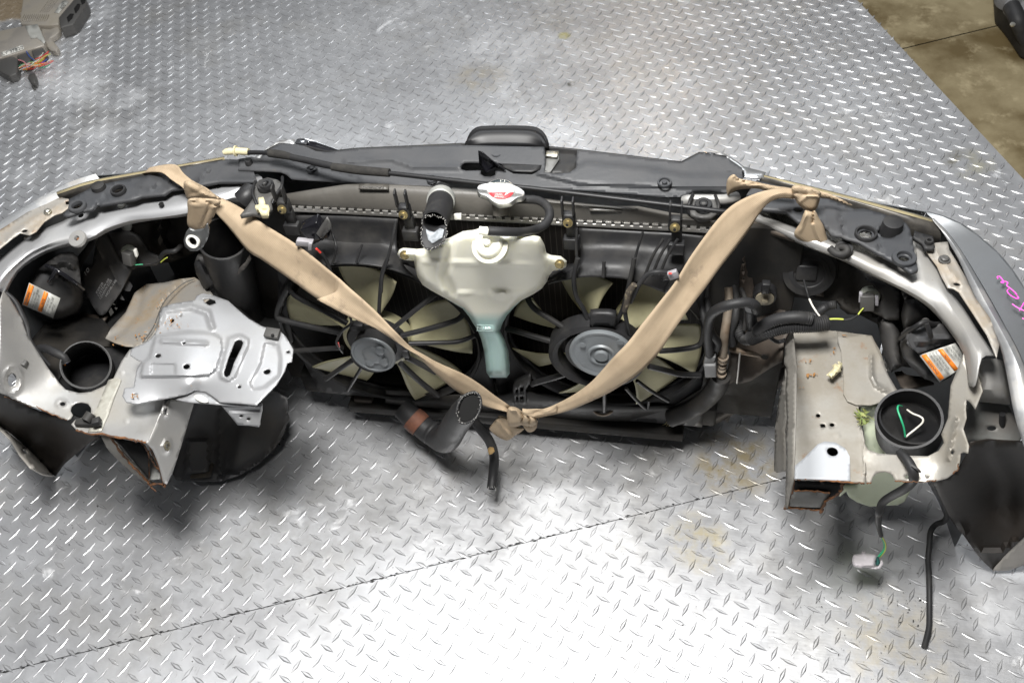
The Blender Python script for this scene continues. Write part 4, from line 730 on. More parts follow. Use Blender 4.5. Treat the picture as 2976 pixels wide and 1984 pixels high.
# ---- air intake tube (left)
IT = pipe('intake_tube', [A(A1(1740, 1330), .03, 'y'), A(A1(1660, 1130), .01, 'y'), A(A1(1590, 930), -.015, 'y'), A(A1(1525, 690), -.035, 'y')], [.034, .037, .040, .0425], .0025, black, NOSE, seg=40, n=4)
IT['label'] = 'wide black air intake tube'
ring('tube_rim', A1, (1525, 690), .0442, .0408, -.036, black, IT, .003, A(A1(1525, 690), -.035, 'y')-A(A1(1590, 930), -.015, 'y'), 'y', 40)
relief('foam_strip', A1.l([(1545, 945), (1620, 905), (1675, 855), (1705, 800), (1716, 835), (1680, 890), (1630, 935), (1560, 985)]), -.055, mat('worn_foam', (.10, .09, .08), .9, 0, (.055, .05, .045), 50, (.4, .6), .5, 200), IT, mode='y', step=8, thick=.003)
relief('intake_body', A1.l([(1330, 850), (1345, 810), (1400, 830), (1460, 1000), (1560, 1120), (1700, 1250), (1820, 1330), (1900, 1330), (1900, 960), (1950, 900), (2050, 1010), (1960, 1180), (2000, 1400), (1880, 1420), (1700, 1300), (1500, 1150), (1400, 1010)]), [(*A1(1350, 850), -.02), (*A1(1800, 1300), -.05), (*A1(2000, 1000), -.02)], black, NOSE, mode='y', step=14, thick=.01)
relief('lower_duct', A1.l([(1360, 830), (1420, 900), (1500, 1010), (1400, 1050), (1340, 930), (1325, 860)]), -.03, rubber, NOSE, mode='y', step=10, puff=(.02, 20))

# ---- splash shield below the left rail
relief('splash_shield', A2.l([(1240, 930), (1320, 640), (1500, 560), (1800, 520), (1960, 600), (1975, 740), (1940, 850), (1870, 960), (1760, 1060), (1640, 1130), (1500, 1175), (1300, 1170), (1200, 1160), (1180, 1120)]), [(*A2(1200, 1150), .04), (*A2(1500, 1170), .022), (*A2(1960, 650), .10), (*A2(1350, 640), .14), (*A2(1870, 960), .03), (*A2(1600, 800), .055), (*A2(1750, 1060), .022), (*A2(1975, 800), .06)], smoky, NOSE, step=12, thick=.003,
       emb=[(A2.l([(1300, 890), (1420, 890), (1410, 1100), (1290, 1100)]), 10, .02, True), (A2.l([(1960, 640), (1960, 760), (1900, 900), (1780, 1030), (1640, 1110), (1500, 1150)]), 8, .008), (A2.l([(1500, 700), (1500, 1100)]), 12, .006)])['label'] = 'curved black splash shield under the left rail'
relief('shield_scuff', A2.l([(1320, 1060), (1390, 1030), (1460, 1050), (1440, 1140), (1300, 1150)]), .0415, mat('scuffed_plastic', (.09, .075, .055), .8, 0, (.05, .045, .04), 30, (.4, .6)), NOSE, step=12, thick=.001)

relief('left_bay_shade', A1.l([(60, 1050), (300, 800), (700, 760), (1300, 650), (1900, 700), (2000, 1200), (1900, 1500), (1500, 1500), (800, 1500), (300, 1500), (100, 1300)]), [(*A1(300, 900), .26), (*A1(1800, 900), .22), (*A1(1000, 1500), .30)], dark_gap, NOSE, step=30, thick=.004)  # added dark sheet, imitates the deep shade below the left bay
# ---- radiator
RAD = thing_part = bpy.data.objects.new('radiator', None)
tk = [zl(A3, [(300, 640, .585), (600, 590, .600), (900, 545, .612), (1100, 540, .612), (1600, 560, .612), (2030, 585, .612)])+zl(A4, [(300, 520, .612), (600, 570, .612), (800, 600, .610), (1040, 628, .608), (1300, 650, .608), (1450, 650, .604), (1700, 700, .590), (2080, 740, .580)]),
      zl(A3, [(310, 660, .585), (600, 612, .600), (900, 560, .612), (1100, 560, .612), (1600, 590, .612), (2030, 612, .612)])+zl(A4, [(300, 545, .612), (600, 590, .612), (800, 625, .610), (1040, 645, .608), (1300, 665, .608), (1450, 668, .604), (1700, 720, .588), (2080, 760, .578)])]
def bandy(pts3, y, z): return [(p[0], y, z) for p in pts3]
xs = [p[0] for p in tk[0]]
zt = [p[2] for p in tk[0]]
cr_ = [[(x, p[1], z) for x, p, z in zip(xs, tk[0], zt)], tk[1], [(p[0], p[1]*.3, p[2]*.6+.590*.4) for p in tk[1]], [(p[0], -.002, .586) for p in tk[1]], [(p[0], -.0025, .573) for p in tk[1]]]
RAD = loft('radiator', cr_, tank_m, NOSE, .003, 1, 2)
RAD['label'] = 'grey-brown plastic radiator top tank'
core = box('radiator_core', (.033, .017, .31), (.350, 0, 0), (0, .016, 0), (0, 0, .255), core_m, RAD, 0, k=1)
box('core_channel', (.033, .0, .5655), (.352, 0, 0), (0, .0045, 0), (0, 0, .0035), alu, RAD, .001, k=1)
# crimp tabs: one strip
V = []; Fc = []
x = -.318
while x < .378:
    b0 = len(V); 
    for dx, dy, dz in [(0, 0, 0), (.0095, 0, 0), (.0095, 0, .005), (0, 0, .005), (0, .010, .0065), (.0095, .010, .0065)]: V.append((x+dx, -.0045+dy, .5695+dz))
    Fc += [(b0, b0+1, b0+2, b0+3), (b0+3, b0+2, b0+5, b0+4)]; x += .0148
CT = obj('crimp_strip', V, Fc, alu, RAD, smooth=False); solid(CT, .002)
box('gasket_line', (.033, .004, .5725), (.350, 0, 0), (0, .0035, 0), (0, 0, .003), dk_conn, RAD, 0, k=1)
relief('tank_stamp', A3.l([(1010, 540), (1262, 542), (1258, 586), (1004, 580)]), .617, tank_m, RAD, step=12, thick=.003)
writing('stamp_text', 'JAPAN', A(A3(1225, 562), .6185), A(A3(1040, 560), .6185), A(A3(1225, 580), .6185), mat('stamp_ink', (.09, .085, .08), .5), RAD, .0004)
relief('tank_boss', A4.l([(1065, 645), (1335, 650), (1320, 685), (1085, 680)]), .6, tank_m, RAD, step=12, thick=.004)
# cap
NK = tube('filler_neck', [A(A4(410, 720), -.045, 'y'), A(A4(405, 640), .63), A(A4(405, 560), .640)], [.022, .024, .026], tank_m, RAD, seg=24, n=1)
cc = A(A4(407, 545), .655); cp = cat([(c[0], c[1]) for c in A4.l([(230, 515), (245, 490), (300, 478), (340, 455), (400, 448), (460, 455), (505, 490), (560, 520), (585, 548), (575, 572), (530, 585), (480, 620), (430, 632), (380, 630), (330, 600), (290, 570), (245, 555)])], 3, True)
RC = relief('radiator_cap', [tuple(p) for p in cp], .660, cap_metal, RAD, step=6, thick=.009, emb=[(A4.l([(240, 515), (575, 550)]), 14, -.003)]); bev(RC, .0012)
o1 = [A(A4(*p), .6655) for p in ell((405, 520), 105, 74, 6, 40)]
CLB = relief('cap_label', ell(A4(405, 520), 104*.383, 73*.383, 6, 40), .6605, white_p, RAD, step=8, thick=.0008)
relief('cap_label_red', [q for q in ell(A4(405, 520), 103*.383, 72*.383, 6, 60) if q[1] > A4(0, 540)[1]], .6612, red_p, RAD, step=8, thick=.0005)
relief('cap_label_black', [q for q in ell(A4(405, 520), 103*.383, 72*.383, 6, 60) if q[1] < A4(0, 474)[1]], .6612, mat('black_print', (.03, .04, .045), .4), RAD, step=8, thick=.0005)
for tx, a, b, c, mt in (('DANGER', (425, 575), (355, 572), (425, 588), white_p), ('WARNING', (420, 558), (362, 556), (420, 570), white_p), ('1.1', (437, 453), (403, 452), (437, 468), white_p), ('NEVER OPEN WHEN HOT\nOPEN SLOWLY AFTER\nTHE ENGINE COOLS\nREFILL WITH COOLANT', (490, 474), (325, 472), (490, 534), ink)):
    writing('cap_text', tx, A(A4(a), .6618), A(A4(b), .6618), A(A4(c), .6618), mt, RAD, .0003)
prism('cap_mark', [A(A4(p), .6620) for p in [(433, 573), (478, 545), (448, 548)]], (0, 0, .0003), white_p, RAD, 0)
# overflow hose from the neck to the coolant tank
tube('overflow_hose', yl(A4, [(500, 600, -.03), (600, 600, -.03), (690, 608, -.035), (755, 650, -.05), (778, 715, -.07), (745, 785, -.09), (660, 832, -.11), (560, 848, -.145), (430, 845, -.165), (308, 838, -.172)]), .0115, rubber, NOSE, seg=16)
# cut upper hose with its clamp
UH = pipe('upper_hose', [A(A3(1722, 610), .0, 'y'), A(A3(1708, 690), -.035, 'y'), A(A3(1690, 780), -.075, 'y'), A(A3(1652, 872), -.115, 'y')], [.016, .0205, .021, .0195], .0028, rubber, NOSE, seg=28, n=5)
UH['label'] = 'ragged cut upper radiator hose'
lathe('hose_clamp', [(.031, -.015), (.0335, -.013), (.0345, 0), (.0335, .013), (.031, .015)], A(A3(1710, 680), -.031, 'y'), A(A3(1690, 780), -.075, 'y')-A(A3(1708, 690), -.035, 'y'), mat('grey_clamp', (.40, .41, .39), .5, .2, (.3, .3, .28), 30, (.4, .7)), UH, seg=28, k=.66)
box('clamp_tab', A(A3(1855, 820), .62), (.009, .001, 0), (0, .002, .008), (0, -.004, .002), white_p, UH, .001)
lp = [(1560, 830), (1600, 812), (1660, 815), (1720, 835), (1750, 880), (1755, 960), (1735, 1020), (1690, 1070), (1640, 1095), (1580, 1095), (1550, 1060), (1538, 990), (1548, 920)]
relief('hose_flap', A3.l([(1555, 900), (1600, 930), (1640, 940), (1700, 900), (1745, 900), (1755, 960), (1735, 1020), (1690, 1070), (1640, 1098), (1580, 1098), (1548, 1060), (1536, 990)]), [(*A3(1650, 900), -.128), (*A3(1640, 1095), -.165), (*A3(1540, 1000), -.150), (*A3(1755, 960), -.145)], rubber, UH, mode='y', step=6, thick=.003, smooth=True)
relief('hose_lining', A3.l([(1580, 925), (1600, 940), (1650, 955), (1700, 920), (1735, 930), (1720, 1000), (1670, 1030), (1640, 1050), (1600, 1020), (1590, 980)]), [(*A3(1650, 900), -.130), (*A3(1640, 1095), -.167), (*A3(1540, 1000), -.152), (*A3(1755, 960), -.147)], mat('pale_hose_lining', (.34, .36, .38), .25, 0, (.12, .13, .14), 60, (.35, .65)), UH, mode='y', step=6, thick=.001)
def stitches(m, pts, z, n, par, r=.0011, mode='z', mt=None):
    P = cat([tuple(A(m(p), z if not hasattr(z, '__len__') else z[i], mode)) for i, p in enumerate(pts)], 12, True); step = len(P)/n; ob = []
    V = []; Fc = []
    for k in range(n):
        p = Vector(P[int(k*step)]); d = Vector(P[(int(k*step)+2) % len(P)])-p; q = p+Vector(RNG.normal(0, .001, 3)); b0 = len(V); e_ = Vector(RNG.normal(0, 1, 3)).normalized()*.0013
        v, f_ = tube_data([q-e_, q+e_], r, 5); V += v; Fc += [tuple(i+b0 for i in g_) for g_ in f_]
    return obj('cord_ends', V, Fc, mt or cord, par)
stitches(A3, lp, [-.118, -.12, -.121, -.123, -.132, -.147, -.155, -.163, -.167, -.167, -.163, -.153, -.135], 46, UH, .00045, 'y')

# ---- rubber mounts with their brackets
def mount(m, c, z, pts, parent=NOSE):
    B = relief('mount_bracket', m.l(pts), z-.004, dk_conn, parent, step=8, thick=.008)
    return B
MB1 = mount(A1, None, .606, [(1640, 530), (1690, 470), (1740, 400), (1735, 340), (1770, 290), (1830, 272), (1900, 290), (1935, 320), (1900, 390), (1850, 420), (1860, 480), (1830, 515), (1780, 525), (1720, 515)])
for c_, r_, z_ in (((1815, 328), .0145, .608), ((1818, 322), .011, .613), ((1810, 320), .0045, .617)):
    ring('bushing', A1, c_, r_, r_*.5, z_, rubber, MB1, .004)
lathe('bushing_pin', [(.006, -.004), (.006, .004), (.004, .005), (.0001, .005)], A(A1(1808, 320), .618), (0, 0, 1), dk_conn, MB1, seg=14)
tube('mount_arm', zl(A1, [(1745, 300, .60), (1725, 370, .606), (1740, 420, .606), (1760, 470, .60)]), .0045, black, MB1); tube('mount_arm', zl(A1, [(1930, 270, .60), (1925, 330, .606), (1885, 395, .606), (1860, 450, .60)]), .0045, black, MB1)
tube('radiator_corner', zl(A1, [(1660, 430, .585), (1690, 400, .59), (1720, 370, .59)]), .018, black, NOSE, seg=12, n=3, k=1)
CC = relief('cable_clip', A1.l([(1765, 410), (1800, 405), (1810, 440), (1800, 455), (1835, 460), (1845, 490), (1820, 515), (1780, 515), (1765, 490), (1745, 480), (1745, 460), (1770, 455)]), .618, cream, NOSE, step=6, thick=.012, emb=[(A1.l([(1770, 470), (1830, 490)]), 5, .004)]); CC['label'] = 'cream nylon cable clip'
MB2 = mount(A4, None, .60, [(1830, 570), (1870, 560), (2060, 575), (2065, 650), (2050, 700), (1990, 740), (1920, 745), (1850, 710), (1835, 650)])
for c_, r_, z_ in (((1945, 640), .0135, .606), ((1945, 640), .006, .611)): ring('bushing', A4, c_, r_, r_*.5, z_, rubber, MB2, .004)
lathe('bushing_pin', [(.007, -.004), (.007, .003), (.0001, .003)], A(A4(1945, 638), .613), (0, 0, 1), dk_conn, MB2, seg=14)
tube('mount_arm', zl(A4, [(1865, 560, .60), (1840, 620, .607), (1830, 690, .595), (1870, 730, .585)]), .0045, black, MB2); tube('mount_arm', zl(A4, [(2035, 570, .60), (2060, 640, .606), (2050, 690, .60)]), .0045, black, MB2)
tube('tie_bar', zl(A4, [(1800, 610, .585), (1860, 600, .59), (2100, 600, .59), (2200, 580, .585)]), .014, silver, NOSE, seg=12, n=3)
for m, c in ((A3, (350, 762)), (A3, (1385, 808)), (A4, (915, 780)), (A4, (1728, 815))):
    o = A(m(c), -.052, 'y'); S = box('shroud_foot', o+Vector((0, .012, -.002)), (.0165, 0, 0), (0, .012, 0), (0, 0, .021), black, NOSE, .006)
    lathe('bolt', [(.0001, -.002), (.0135, -.002), (.0135, 0), (.0085, .001), (.0085, .007), (.006, .008), (.0001, .007)], o, (0, -1, .35), brass, S, seg=14, angle=30)
    lathe('bolt_recess', [(.0001, 0), (.004, 0), (.0042, -.001)], o+Vector((0, -.0076, .0027)), (0, -1, .35), dark_gap, S, seg=8)
    for sx in (-1, 1): box('clip_prong', o+Vector((sx*.0085, .008, .028)), (.0025, 0, 0), (0, .008, .002), (0, 0, .023), black, S, .001)
    box('foot_rib', o+Vector((.003, .012, -.026)), (.013, 0, 0), (0, .008, 0), (0, 0, .024), black, S, .002); box('foot_block', o+Vector((.003, .008, -.048)), (.021, 0, 0), (0, .012, 0), (0, 0, .018), black, S, .003)

# ---- the two cooling fans
def polar(cx, cz, r, a, y): return (cx+r*math.cos(a), y, cz+r*math.sin(a))
def fan(name, cx, cz, R, outline_w, blades, a0, hubr, twist):
    circ = [polar(cx, cz, R, 2*math.pi*k/72, -.034) for k in range(72)]
    S = relief(name, [tuple(pj(p)) for p in outline_w], -.034, black, NOSE, mode='y', step=14, thick=.004, holes=[[tuple(pj(p)) for p in circ]])
    # funnel ring
    rr = [[polar(cx, cz, R+dr, 2*math.pi*k/96, y) for k in range(96)] for dr, y in ((.006, -.033), (.001, -.042), (0, -.055), (.004, -.058), (.006, -.055), (.008, -.036))]
    loft('shroud_ring', rr, black, S, 0, closed=True)
    for k in range(blades):
        a = a0+2*math.pi*k/blades; g = []
        for i in range(9):
            t = i/8; r = hubr+(R-.008-hubr)*t; half = (.20+.13*math.sin(math.pi*min(1, t*1.05)*.6))*(5/blades)**.5 if blades == 5 else .17+.12*t; lean = twist*t; row = []
            for j in range(7):
                u = j/6*2-1; aa = a+lean+u*half*(1.25-.25*t) ; dy = .016*u+.006*(1-u*u)
                row.append(polar(cx, cz, r, aa, -.050+dy*1.0))
            g.append(row)
        loft('fan_blade', g, blade_m, S, .002, 2, 2)
    lathe('fan_hub', [(hubr, .02), (hubr, -.0), (hubr*.96, -.006), (hubr*.85, -.008), (.0001, -.008)][::1], (cx, -.062, cz), (0, 1, 0), blade_m, S, seg=40, k=1)
    return S
FLr = fan('cooling_fan', -.203, .305, .186, [(-.355, -.034, .50), (-.012, -.034, .50), (-.005, -.034, .085), (-.38, -.034, .085), (-.40, -.034, .30)], 5, math.radians(92), .066, -.10)
FRr = fan('cooling_fan', .215, .335, .174, [(.0, -.034, .50), (.385, -.034, .50), (.395, -.034, .08), (.0, -.034, .08)], 7, math.radians(115), .060, -.25)
FLr['label'] = 'left fan with five pale blades'; FRr['label'] = 'right fan with seven pale blades'
# shroud roof: curved upper funnel above each ring
for S, m, q in ((FLr, A3, [[(470, 815, -.008), (620, 815, -.008), (900, 822, -.008), (1200, 838, -.008), (1340, 845, -.008)], [(490, 1000, -.022), (640, 1010, -.022), (900, 1040, -.022), (1180, 1050, -.022), (1330, 1060, -.022)], [(560, 1190, -.055), (790, 1175, -.060), (950, 1165, -.060), (1200, 1180, -.060), (1390, 1230, -.055)], [(600, 1260, -.070), (775, 1225, -.075), (960, 1222, -.076), (1200, 1250, -.076), (1480, 1330, -.070)]]),
                (FRr, A4, [[(1000, 820, -.008), (1200, 830, -.008), (1480, 845, -.008), (1750, 860, -.008), (1960, 880, -.008)], [(1000, 960, -.022), (1200, 960, -.022), (1440, 970, -.022), (1700, 990, -.022), (1900, 1010, -.022)], [(990, 1090, -.055), (1180, 1090, -.058), (1350, 1100, -.058), (1560, 1140, -.058), (1750, 1190, -.055)], [(760, 1240, -.070), (960, 1195, -.073), (1170, 1190, -.074), (1400, 1215, -.074), (1650, 1310, -.070)]])):
    o = loft('shroud_roof', [yl(m, r) for r in q], black, S, .003, 4, 4)
def rod(m, pts, r, par, name='spoke'): return tube(name, yl(m, pts), r, black, par, seg=10, k=.80)
for pts, r in (([(1000, 480, -.098), (1010, 300, -.09), (1030, 120, -.08), (1075, 0, -.075)], .0042), ([(1120, 580, -.098), (1290, 440, -.09), (1470, 300, -.07)], .0055), ([(1190, 640, -.098), (1430, 580, -.09), (1640, 515, -.08), (1700, 460, -.07)], .0060), ([(1250, 705, -.098), (1480, 700, -.09), (1660, 690, -.08), (1800, 640, -.07)], .0052), ([(1230, 820, -.098), (1350, 880, -.09), (1470, 945, -.08)], .0070), ([(1180, 870, -.098), (1330, 1010, -.09), (1490, 1140, -.07)], .0070), ([(865, 890, -.098), (800, 1000, -.088), (740, 1095, -.075)], .0045), ([(775, 850, -.098), (660, 930, -.09), (560, 1000, -.075)], .0062), ([(700, 740, -.098), (480, 755, -.09), (200, 775, -.075)], .0058), ([(690, 620, -.098), (500, 580, -.09), (230, 520, -.08), (160, 480, -.07), (190, 360, -.065), (260, 215, -.06)], .0068), ([(740, 540, -.098), (540, 430, -.09), (340, 330, -.08), (275, 270, -.07), (265, 200, -.06)], .0068)): rod(A5, pts, r, FLr)
for pts, r in (([(945, 490, -.098), (900, 380, -.09), (850, 290, -.085), (830, 150, -.08), (860, 0, -.07)], .0050), ([(775, 540, -.098), (650, 460, -.09), (540, 390, -.08), (490, 330, -.07), (480, 290, -.06)], .0062), ([(700, 640, -.098), (550, 600, -.09), (400, 555, -.08), (320, 535, -.07)], .0064), ([(790, 870, -.098), (680, 905, -.09), (570, 935, -.08), (515, 955, -.07)], .0070), ([(1140, 510, -.098), (1200, 390, -.09), (1235, 260, -.085), (1265, 130, -.08), (1290, 0, -.07)], .0048), ([(1400, 820, -.098), (1520, 850, -.09), (1640, 880, -.08), (1790, 885, -.07)], .0068), ([(1480, 705, -.098), (1620, 695, -.09), (1760, 670, -.08), (1805, 620, -.075), (1815, 520, -.07), (1790, 470, -.06)], .0060), ([(1060, 980, -.098), (1062, 1080, -.085), (1062, 1160, -.07)], .0045), ([(1225, 985, -.098), (1300, 1070, -.085), (1380, 1140, -.07), (1400, 1080, -.07)], .0040), ([(1310, 930, -.098), (1420, 1010, -.085), (1550, 1085, -.07)], .0042)): rod(A6, pts, r, FRr)
# hub carriers and motors
cL = A(A5(960, 800), -.135, 'y'); cLb = A(A5(975, 720), -.098, 'y')
lathe('motor_carrier', [(.045, .02), (.070, .018), (.072, 0), (.068, -.006), (.050, -.008), (.046, -.004)], A(A5(985, 700), -.085, 'y'), (0, 1, 0), black, FLr, seg=40, k=.78)
MLm = lathe('fan_motor', [(.046, -.035), (.047, .0), (.047, .012)], A(A5(965, 740), -.110, 'y'), (.0, 1, -.12), black, FLr, seg=36, k=.78)
ax = Vector((0, -1, .12)).normalized()
lathe('motor_plate', [(.056, -.003), (.0575, 0), (.056, .0025), (.050, .0035), (.049, .0015), (.028, .0015), (.022, .008), (.014, .0095), (.0001, .0095)], A(A5(955, 800), -.146, 'y'), ax, motor_m, FLr, seg=40, k=.70)
for c in ((925, 855), (1040, 855), (1005, 765)): lathe('motor_boss', [(.012, -.002), (.012, .004), (.009, .006), (.0001, .006)], A(A5(c), -.150, 'y'), ax, motor_m, FLr, seg=18, k=.7)
box('carrier_lug', A(A5(1225, 790), -.105, 'y'), (.010, 0, 0), (0, .006, 0), (0, 0, .016), black, FLr, .003); box('carrier_lug', A(A5(820, 560), -.105, 'y'), (.020, 0, 0), (0, .01, 0), (0, 0, .012), black, FLr, .003)
tube('motor_lead', yl(A5, [(760, 480, -.11), (770, 540, -.125), (700, 600, -.13), (650, 690, -.13), (670, 740, -.125), (700, 780, -.115)]), .004, rubber, FLr); tube('motor_lead_red', yl(A5, [(665, 700, -.136), (675, 735, -.132)]), .002, red_w, FLr)
RH = [[polar(*(lambda o: (o[0], o[2]))(A(A6(1010, 700), -.095, 'y')), r, 2*math.pi*k/48, y) for k in range(48)] for r, y in ((.066, -.085), (.066, -.112), (.074, -.118), (.0815, -.112), (.083, -.085))]
loft('motor_carrier', RH, black, FRr, 0, closed=True)
relief('carrier_plate', A6.l([(950, 430), (1000, 424), (1100, 426), (1150, 440), (1145, 520), (1040, 510), (950, 520)]), -.114, black, FRr, mode='y', step=9, thick=.012)
lathe('motor_can', [(.060, .045), (.060, 0), (.0001, 0)], A(A6(1015, 730), -.115, 'y'), (0, 1, 0), black, FRr, seg=40, k=.93)
lathe('fan_motor', [(.0595, -.006), (.0600, -.001), (.057, .0015), (.053, .001), (.050, -.0005), (.026, -.0005), (.024, .003), (.021, .003), (.019, -.001), (.0135, -.001), (.0125, .005), (.011, .0062), (.0001, .0062)], A(A6(1040, 735), -.128, 'y'), Vector((0, -1, .08)), motor_m, FRr, seg=48, angle=25, k=.90)
for c in ((895, 660), (905, 810), (1180, 640)): lathe('motor_dimple', [(.0055, -.001), (.0058, .0006), (.0001, .0009)], A(A6(c), -.1295, 'y'), (0, -1, .08), motor_m, FRr, seg=14, k=.9)
# extra shroud ribs, connectors and leads
box('shroud_box', A(A3(640, 930), -.07, 'y'), (.024, .006, .01), (0, .014, .004), (-.012, 0, .026), gloss, FLr, .003)
relief('shroud_wedge', A3.l([(620, 1000), (735, 830), (780, 920), (660, 1040)]), -.078, dk_conn, FLr, mode='y', step=12, thick=.004)
box('fan_plug', A(A3(545, 1040), -.085, 'y'), (.021, .003, -.004), (0, .008, 0), (.004, 0, .010), grey_conn, FLr, .003); box('plug_collar', A(A3(598, 1062), -.092, 'y'), (.005, 0, 0), (0, .009, 0), (.004, 0, .013), grey_conn, FLr, .001)
tube('fan_lead', yl(A3, [(640, 1085, -.096), (700, 1150, -.092), (740, 1220, -.09), (770, 1300, -.09)]), .0055, rubber, FLr); tube('fan_lead_red', yl(A3, [(645, 1095, -.104), (680, 1130, -.102)]), .0032, red_w, FLr)
tube('shroud_rib', yl(A3, [(750, 830, -.045), (780, 960, -.055), (815, 1090, -.075), (780, 1230, -.08)]), .0035, black, FLr); tube('shroud_rib', yl(A3, [(1035, 1060, -.062), (1010, 1130, -.07), (985, 1215, -.08)]), .0035, black, FLr)
tube('vent_tube', yl(A3, [(1325, 860, -.06), (1305, 960, -.07), (1280, 1080, -.08), (1245, 1210, -.09), (1210, 1330, -.095), (1200, 1470, -.098)]), .0042, rubber, NOSE)
tube('shroud_rib', yl(A4, [(985, 820, -.05), (980, 960, -.06), (985, 1100, -.07), (960, 1200, -.08)]), .004, black, FRr); tube('shroud_rib', yl(A4, [(1190, 1070, -.068), (1185, 1190, -.078)]), .005, black, FRr); tube('shroud_rib', yl(A4, [(1485, 845, -.045), (1430, 1030, -.06), (1390, 1200, -.078)]), .0035, black, FRr)
for dx in (0, 55, 110): tube('bracket_rib', yl(A4, [(1640+dx, 900, -.07), (1560+dx, 1030, -.08), (1500+dx, 1180, -.085)]), .004, black, FRr)
tube('fan_lead', yl(A4, [(1690, 1160, -.095), (1600, 1150, -.10), (1520, 1170, -.10), (1460, 1240, -.105), (1430, 1300, -.105), (1390, 1380, -.105)]), .0065, rubber, FRr); tube('fan_lead', yl(A6, [(1300, 210, -.105), (1250, 320, -.108), (1220, 400, -.11), (1240, 520, -.11), (1260, 600, -.105)]), .006, rubber, FRr)
tube('taped_lead', yl(A6, [(1290, 200, -.108), (1250, 260, -.11), (1235, 330, -.112), (1215, 400, -.112)]), [.008, .010, .009, .007], mat('peeling_tape', (.06, .05, .04), .6, 0, (.25, .21, .14), 60, (.5, .6)), FRr)
box('fan_plug', A(A4(1715, 1170), -.10, 'y'), (.011, 0, .006), (0, .006, 0), (-.004, 0, .011), grey_conn, FRr, .002); tube('fan_lead_red', yl(A4, [(1680, 1160, -.107), (1705, 1163, -.107)]), .003, red_w, FRr)
relief('plug_bracket', A4.l([(1620, 1220), (1720, 1150), (1780, 1190), (1660, 1320), (1640, 1300), (1690, 1210)]), -.085, black, FRr, mode='y', step=12, thick=.006)
for sx in (-.395, .455): box('side_baffle', (sx, .022, .31), (.072, 0, 0), (0, .006, 0), (0, 0, .25), deep, NOSE, .003, k=1)
# lower crossmember, clip frames
box('lower_crossmember', (.0, .012, .095), (.42, 0, 0), (0, .035, 0), (0, 0, .028), deep, NOSE, .006, k=1)
box('lower_bracket', (.02, -.02, .058), (.34, 0, 0), (0, .03, 0), (0, 0, .012), deep, NOSE, .004, k=1)
box('radiator_foot', A(A5(900, 1160), -.02, 'y'), (.02, 0, 0), (0, .02, 0), (0, 0, .02), brownpaint, NOSE, .004, k=1)
relief('shroud_latch', A6.l([(370, 960), (500, 895), (505, 940), (460, 1000), (470, 1110), (375, 1110), (365, 1000)]), -.075, black, NOSE, mode='y', step=9, thick=.012, holes=[A6.l([(385, 1000), (405, 990), (405, 1030), (388, 1035)]), A6.l([(420, 985), (448, 970), (445, 1025), (420, 1030)]), A6.l([(390, 1050), (406, 1048), (406, 1090), (390, 1090)]), A6.l([(420, 1046), (446, 1044), (446, 1088), (420, 1088)])])
relief('shroud_apron', A6.l([(440, 1010), (700, 1060), (1000, 1110), (1300, 1130), (1600, 1120), (1800, 1000), (1820, 900), (1900, 1000), (1700, 1180), (1300, 1240), (800, 1230), (480, 1200), (300, 1180), (-400, 1180), (-600, 1100), (-600, 1000), (-200, 1040), (200, 1060)]), [(*A6(0, 1040), -.06), (*A6(1000, 1100), -.06), (*A6(1700, 1000), -.05), (*A6(500, 1220), -.03), (*A6(1300, 1240), -.03), (*A6(-600, 1150), -.03)], deep, NOSE, mode='y', step=22, thick=.004, emb=[(A6.l([(500, 990), (900, 1020)]), 8, .006)])
relief('lower_skirt', A6.l([(-1300, 700), (-1000, 1000), (-600, 1150), (0, 1180), (500, 1210), (1100, 1245), (1500, 1250), (1820, 1255), (2000, 1100), (1700, 1170), (1200, 1220), (600, 1180), (0, 1130), (-700, 1050), (-1000, 800)]), [(*A6(-1200, 800), .10), (*A6(0, 1160), .03), (*A6(1100, 1240), .01), (*A6(1820, 1250), .01)], deep, NOSE, step=22, thick=.004)
tube('drain_loop', yl(A6, [(970, 1130, -.04), (1000, 1175, -.05), (1060, 1190, -.05), (1110, 1170, -.05), (1130, 1140, -.04)]), .005, pipe_m, NOSE)

# ---- coolant reservoir
to = [(1155, 738), (1160, 725), (1172, 720), (1210, 723), (1232, 722), (1252, 710), (1308, 690), (1345, 672), (1377, 668), (1411, 658), (1432, 662), (1470, 682), (1550, 681), (1570, 688), (1582, 710), (1588, 735), (1602, 741), (1630, 744), (1647, 758), (1646, 776), (1632, 784), (1608, 787), (1595, 802), (1590, 817), (1575, 838), (1550, 855), (1515, 873), (1495, 892), (1474, 915), (1461, 938), (1453, 960), (1466, 985), (1477, 1018), (1481, 1060), (1481, 1085), (1472, 1097), (1424, 1097), (1414, 1082), (1407, 1020), (1398, 985), (1387, 957), (1375, 940), (1363, 920), (1345, 897), (1300, 870), (1251, 843), (1228, 828), (1214, 806), (1206, 778), (1203, 758), (1176, 756), (1160, 750)]
TK = relief('coolant_reservoir', to, [(1300, 700, -.118), (1400, 1090, -.098), (1600, 780, -.082), (1170, 740, -.082), (1400, 900, -.100), (1560, 750, -.105), (1240, 760, -.105)], tankm, NOSE, mode='y', step=7, puff=(.034, 20),
            emb=[(SRC.l([(1310, 700), (1290, 800), (1310, 850)]), 22, -.012), (SRC.l([(1225, 840), (1395, 855), (1560, 848)]), 5, .003), (SRC.l([(1424, 845), (1474, 846), (1474, 865), (1424, 862)]), 4, .004, True), (SRC.l([(1230, 760), (1580, 770)]), 10, .003), (SRC.l([(1375, 955), (1462, 958)]), 6, .004)])
TK['label'] = 'milky coolant reservoir with blue coolant at the bottom'
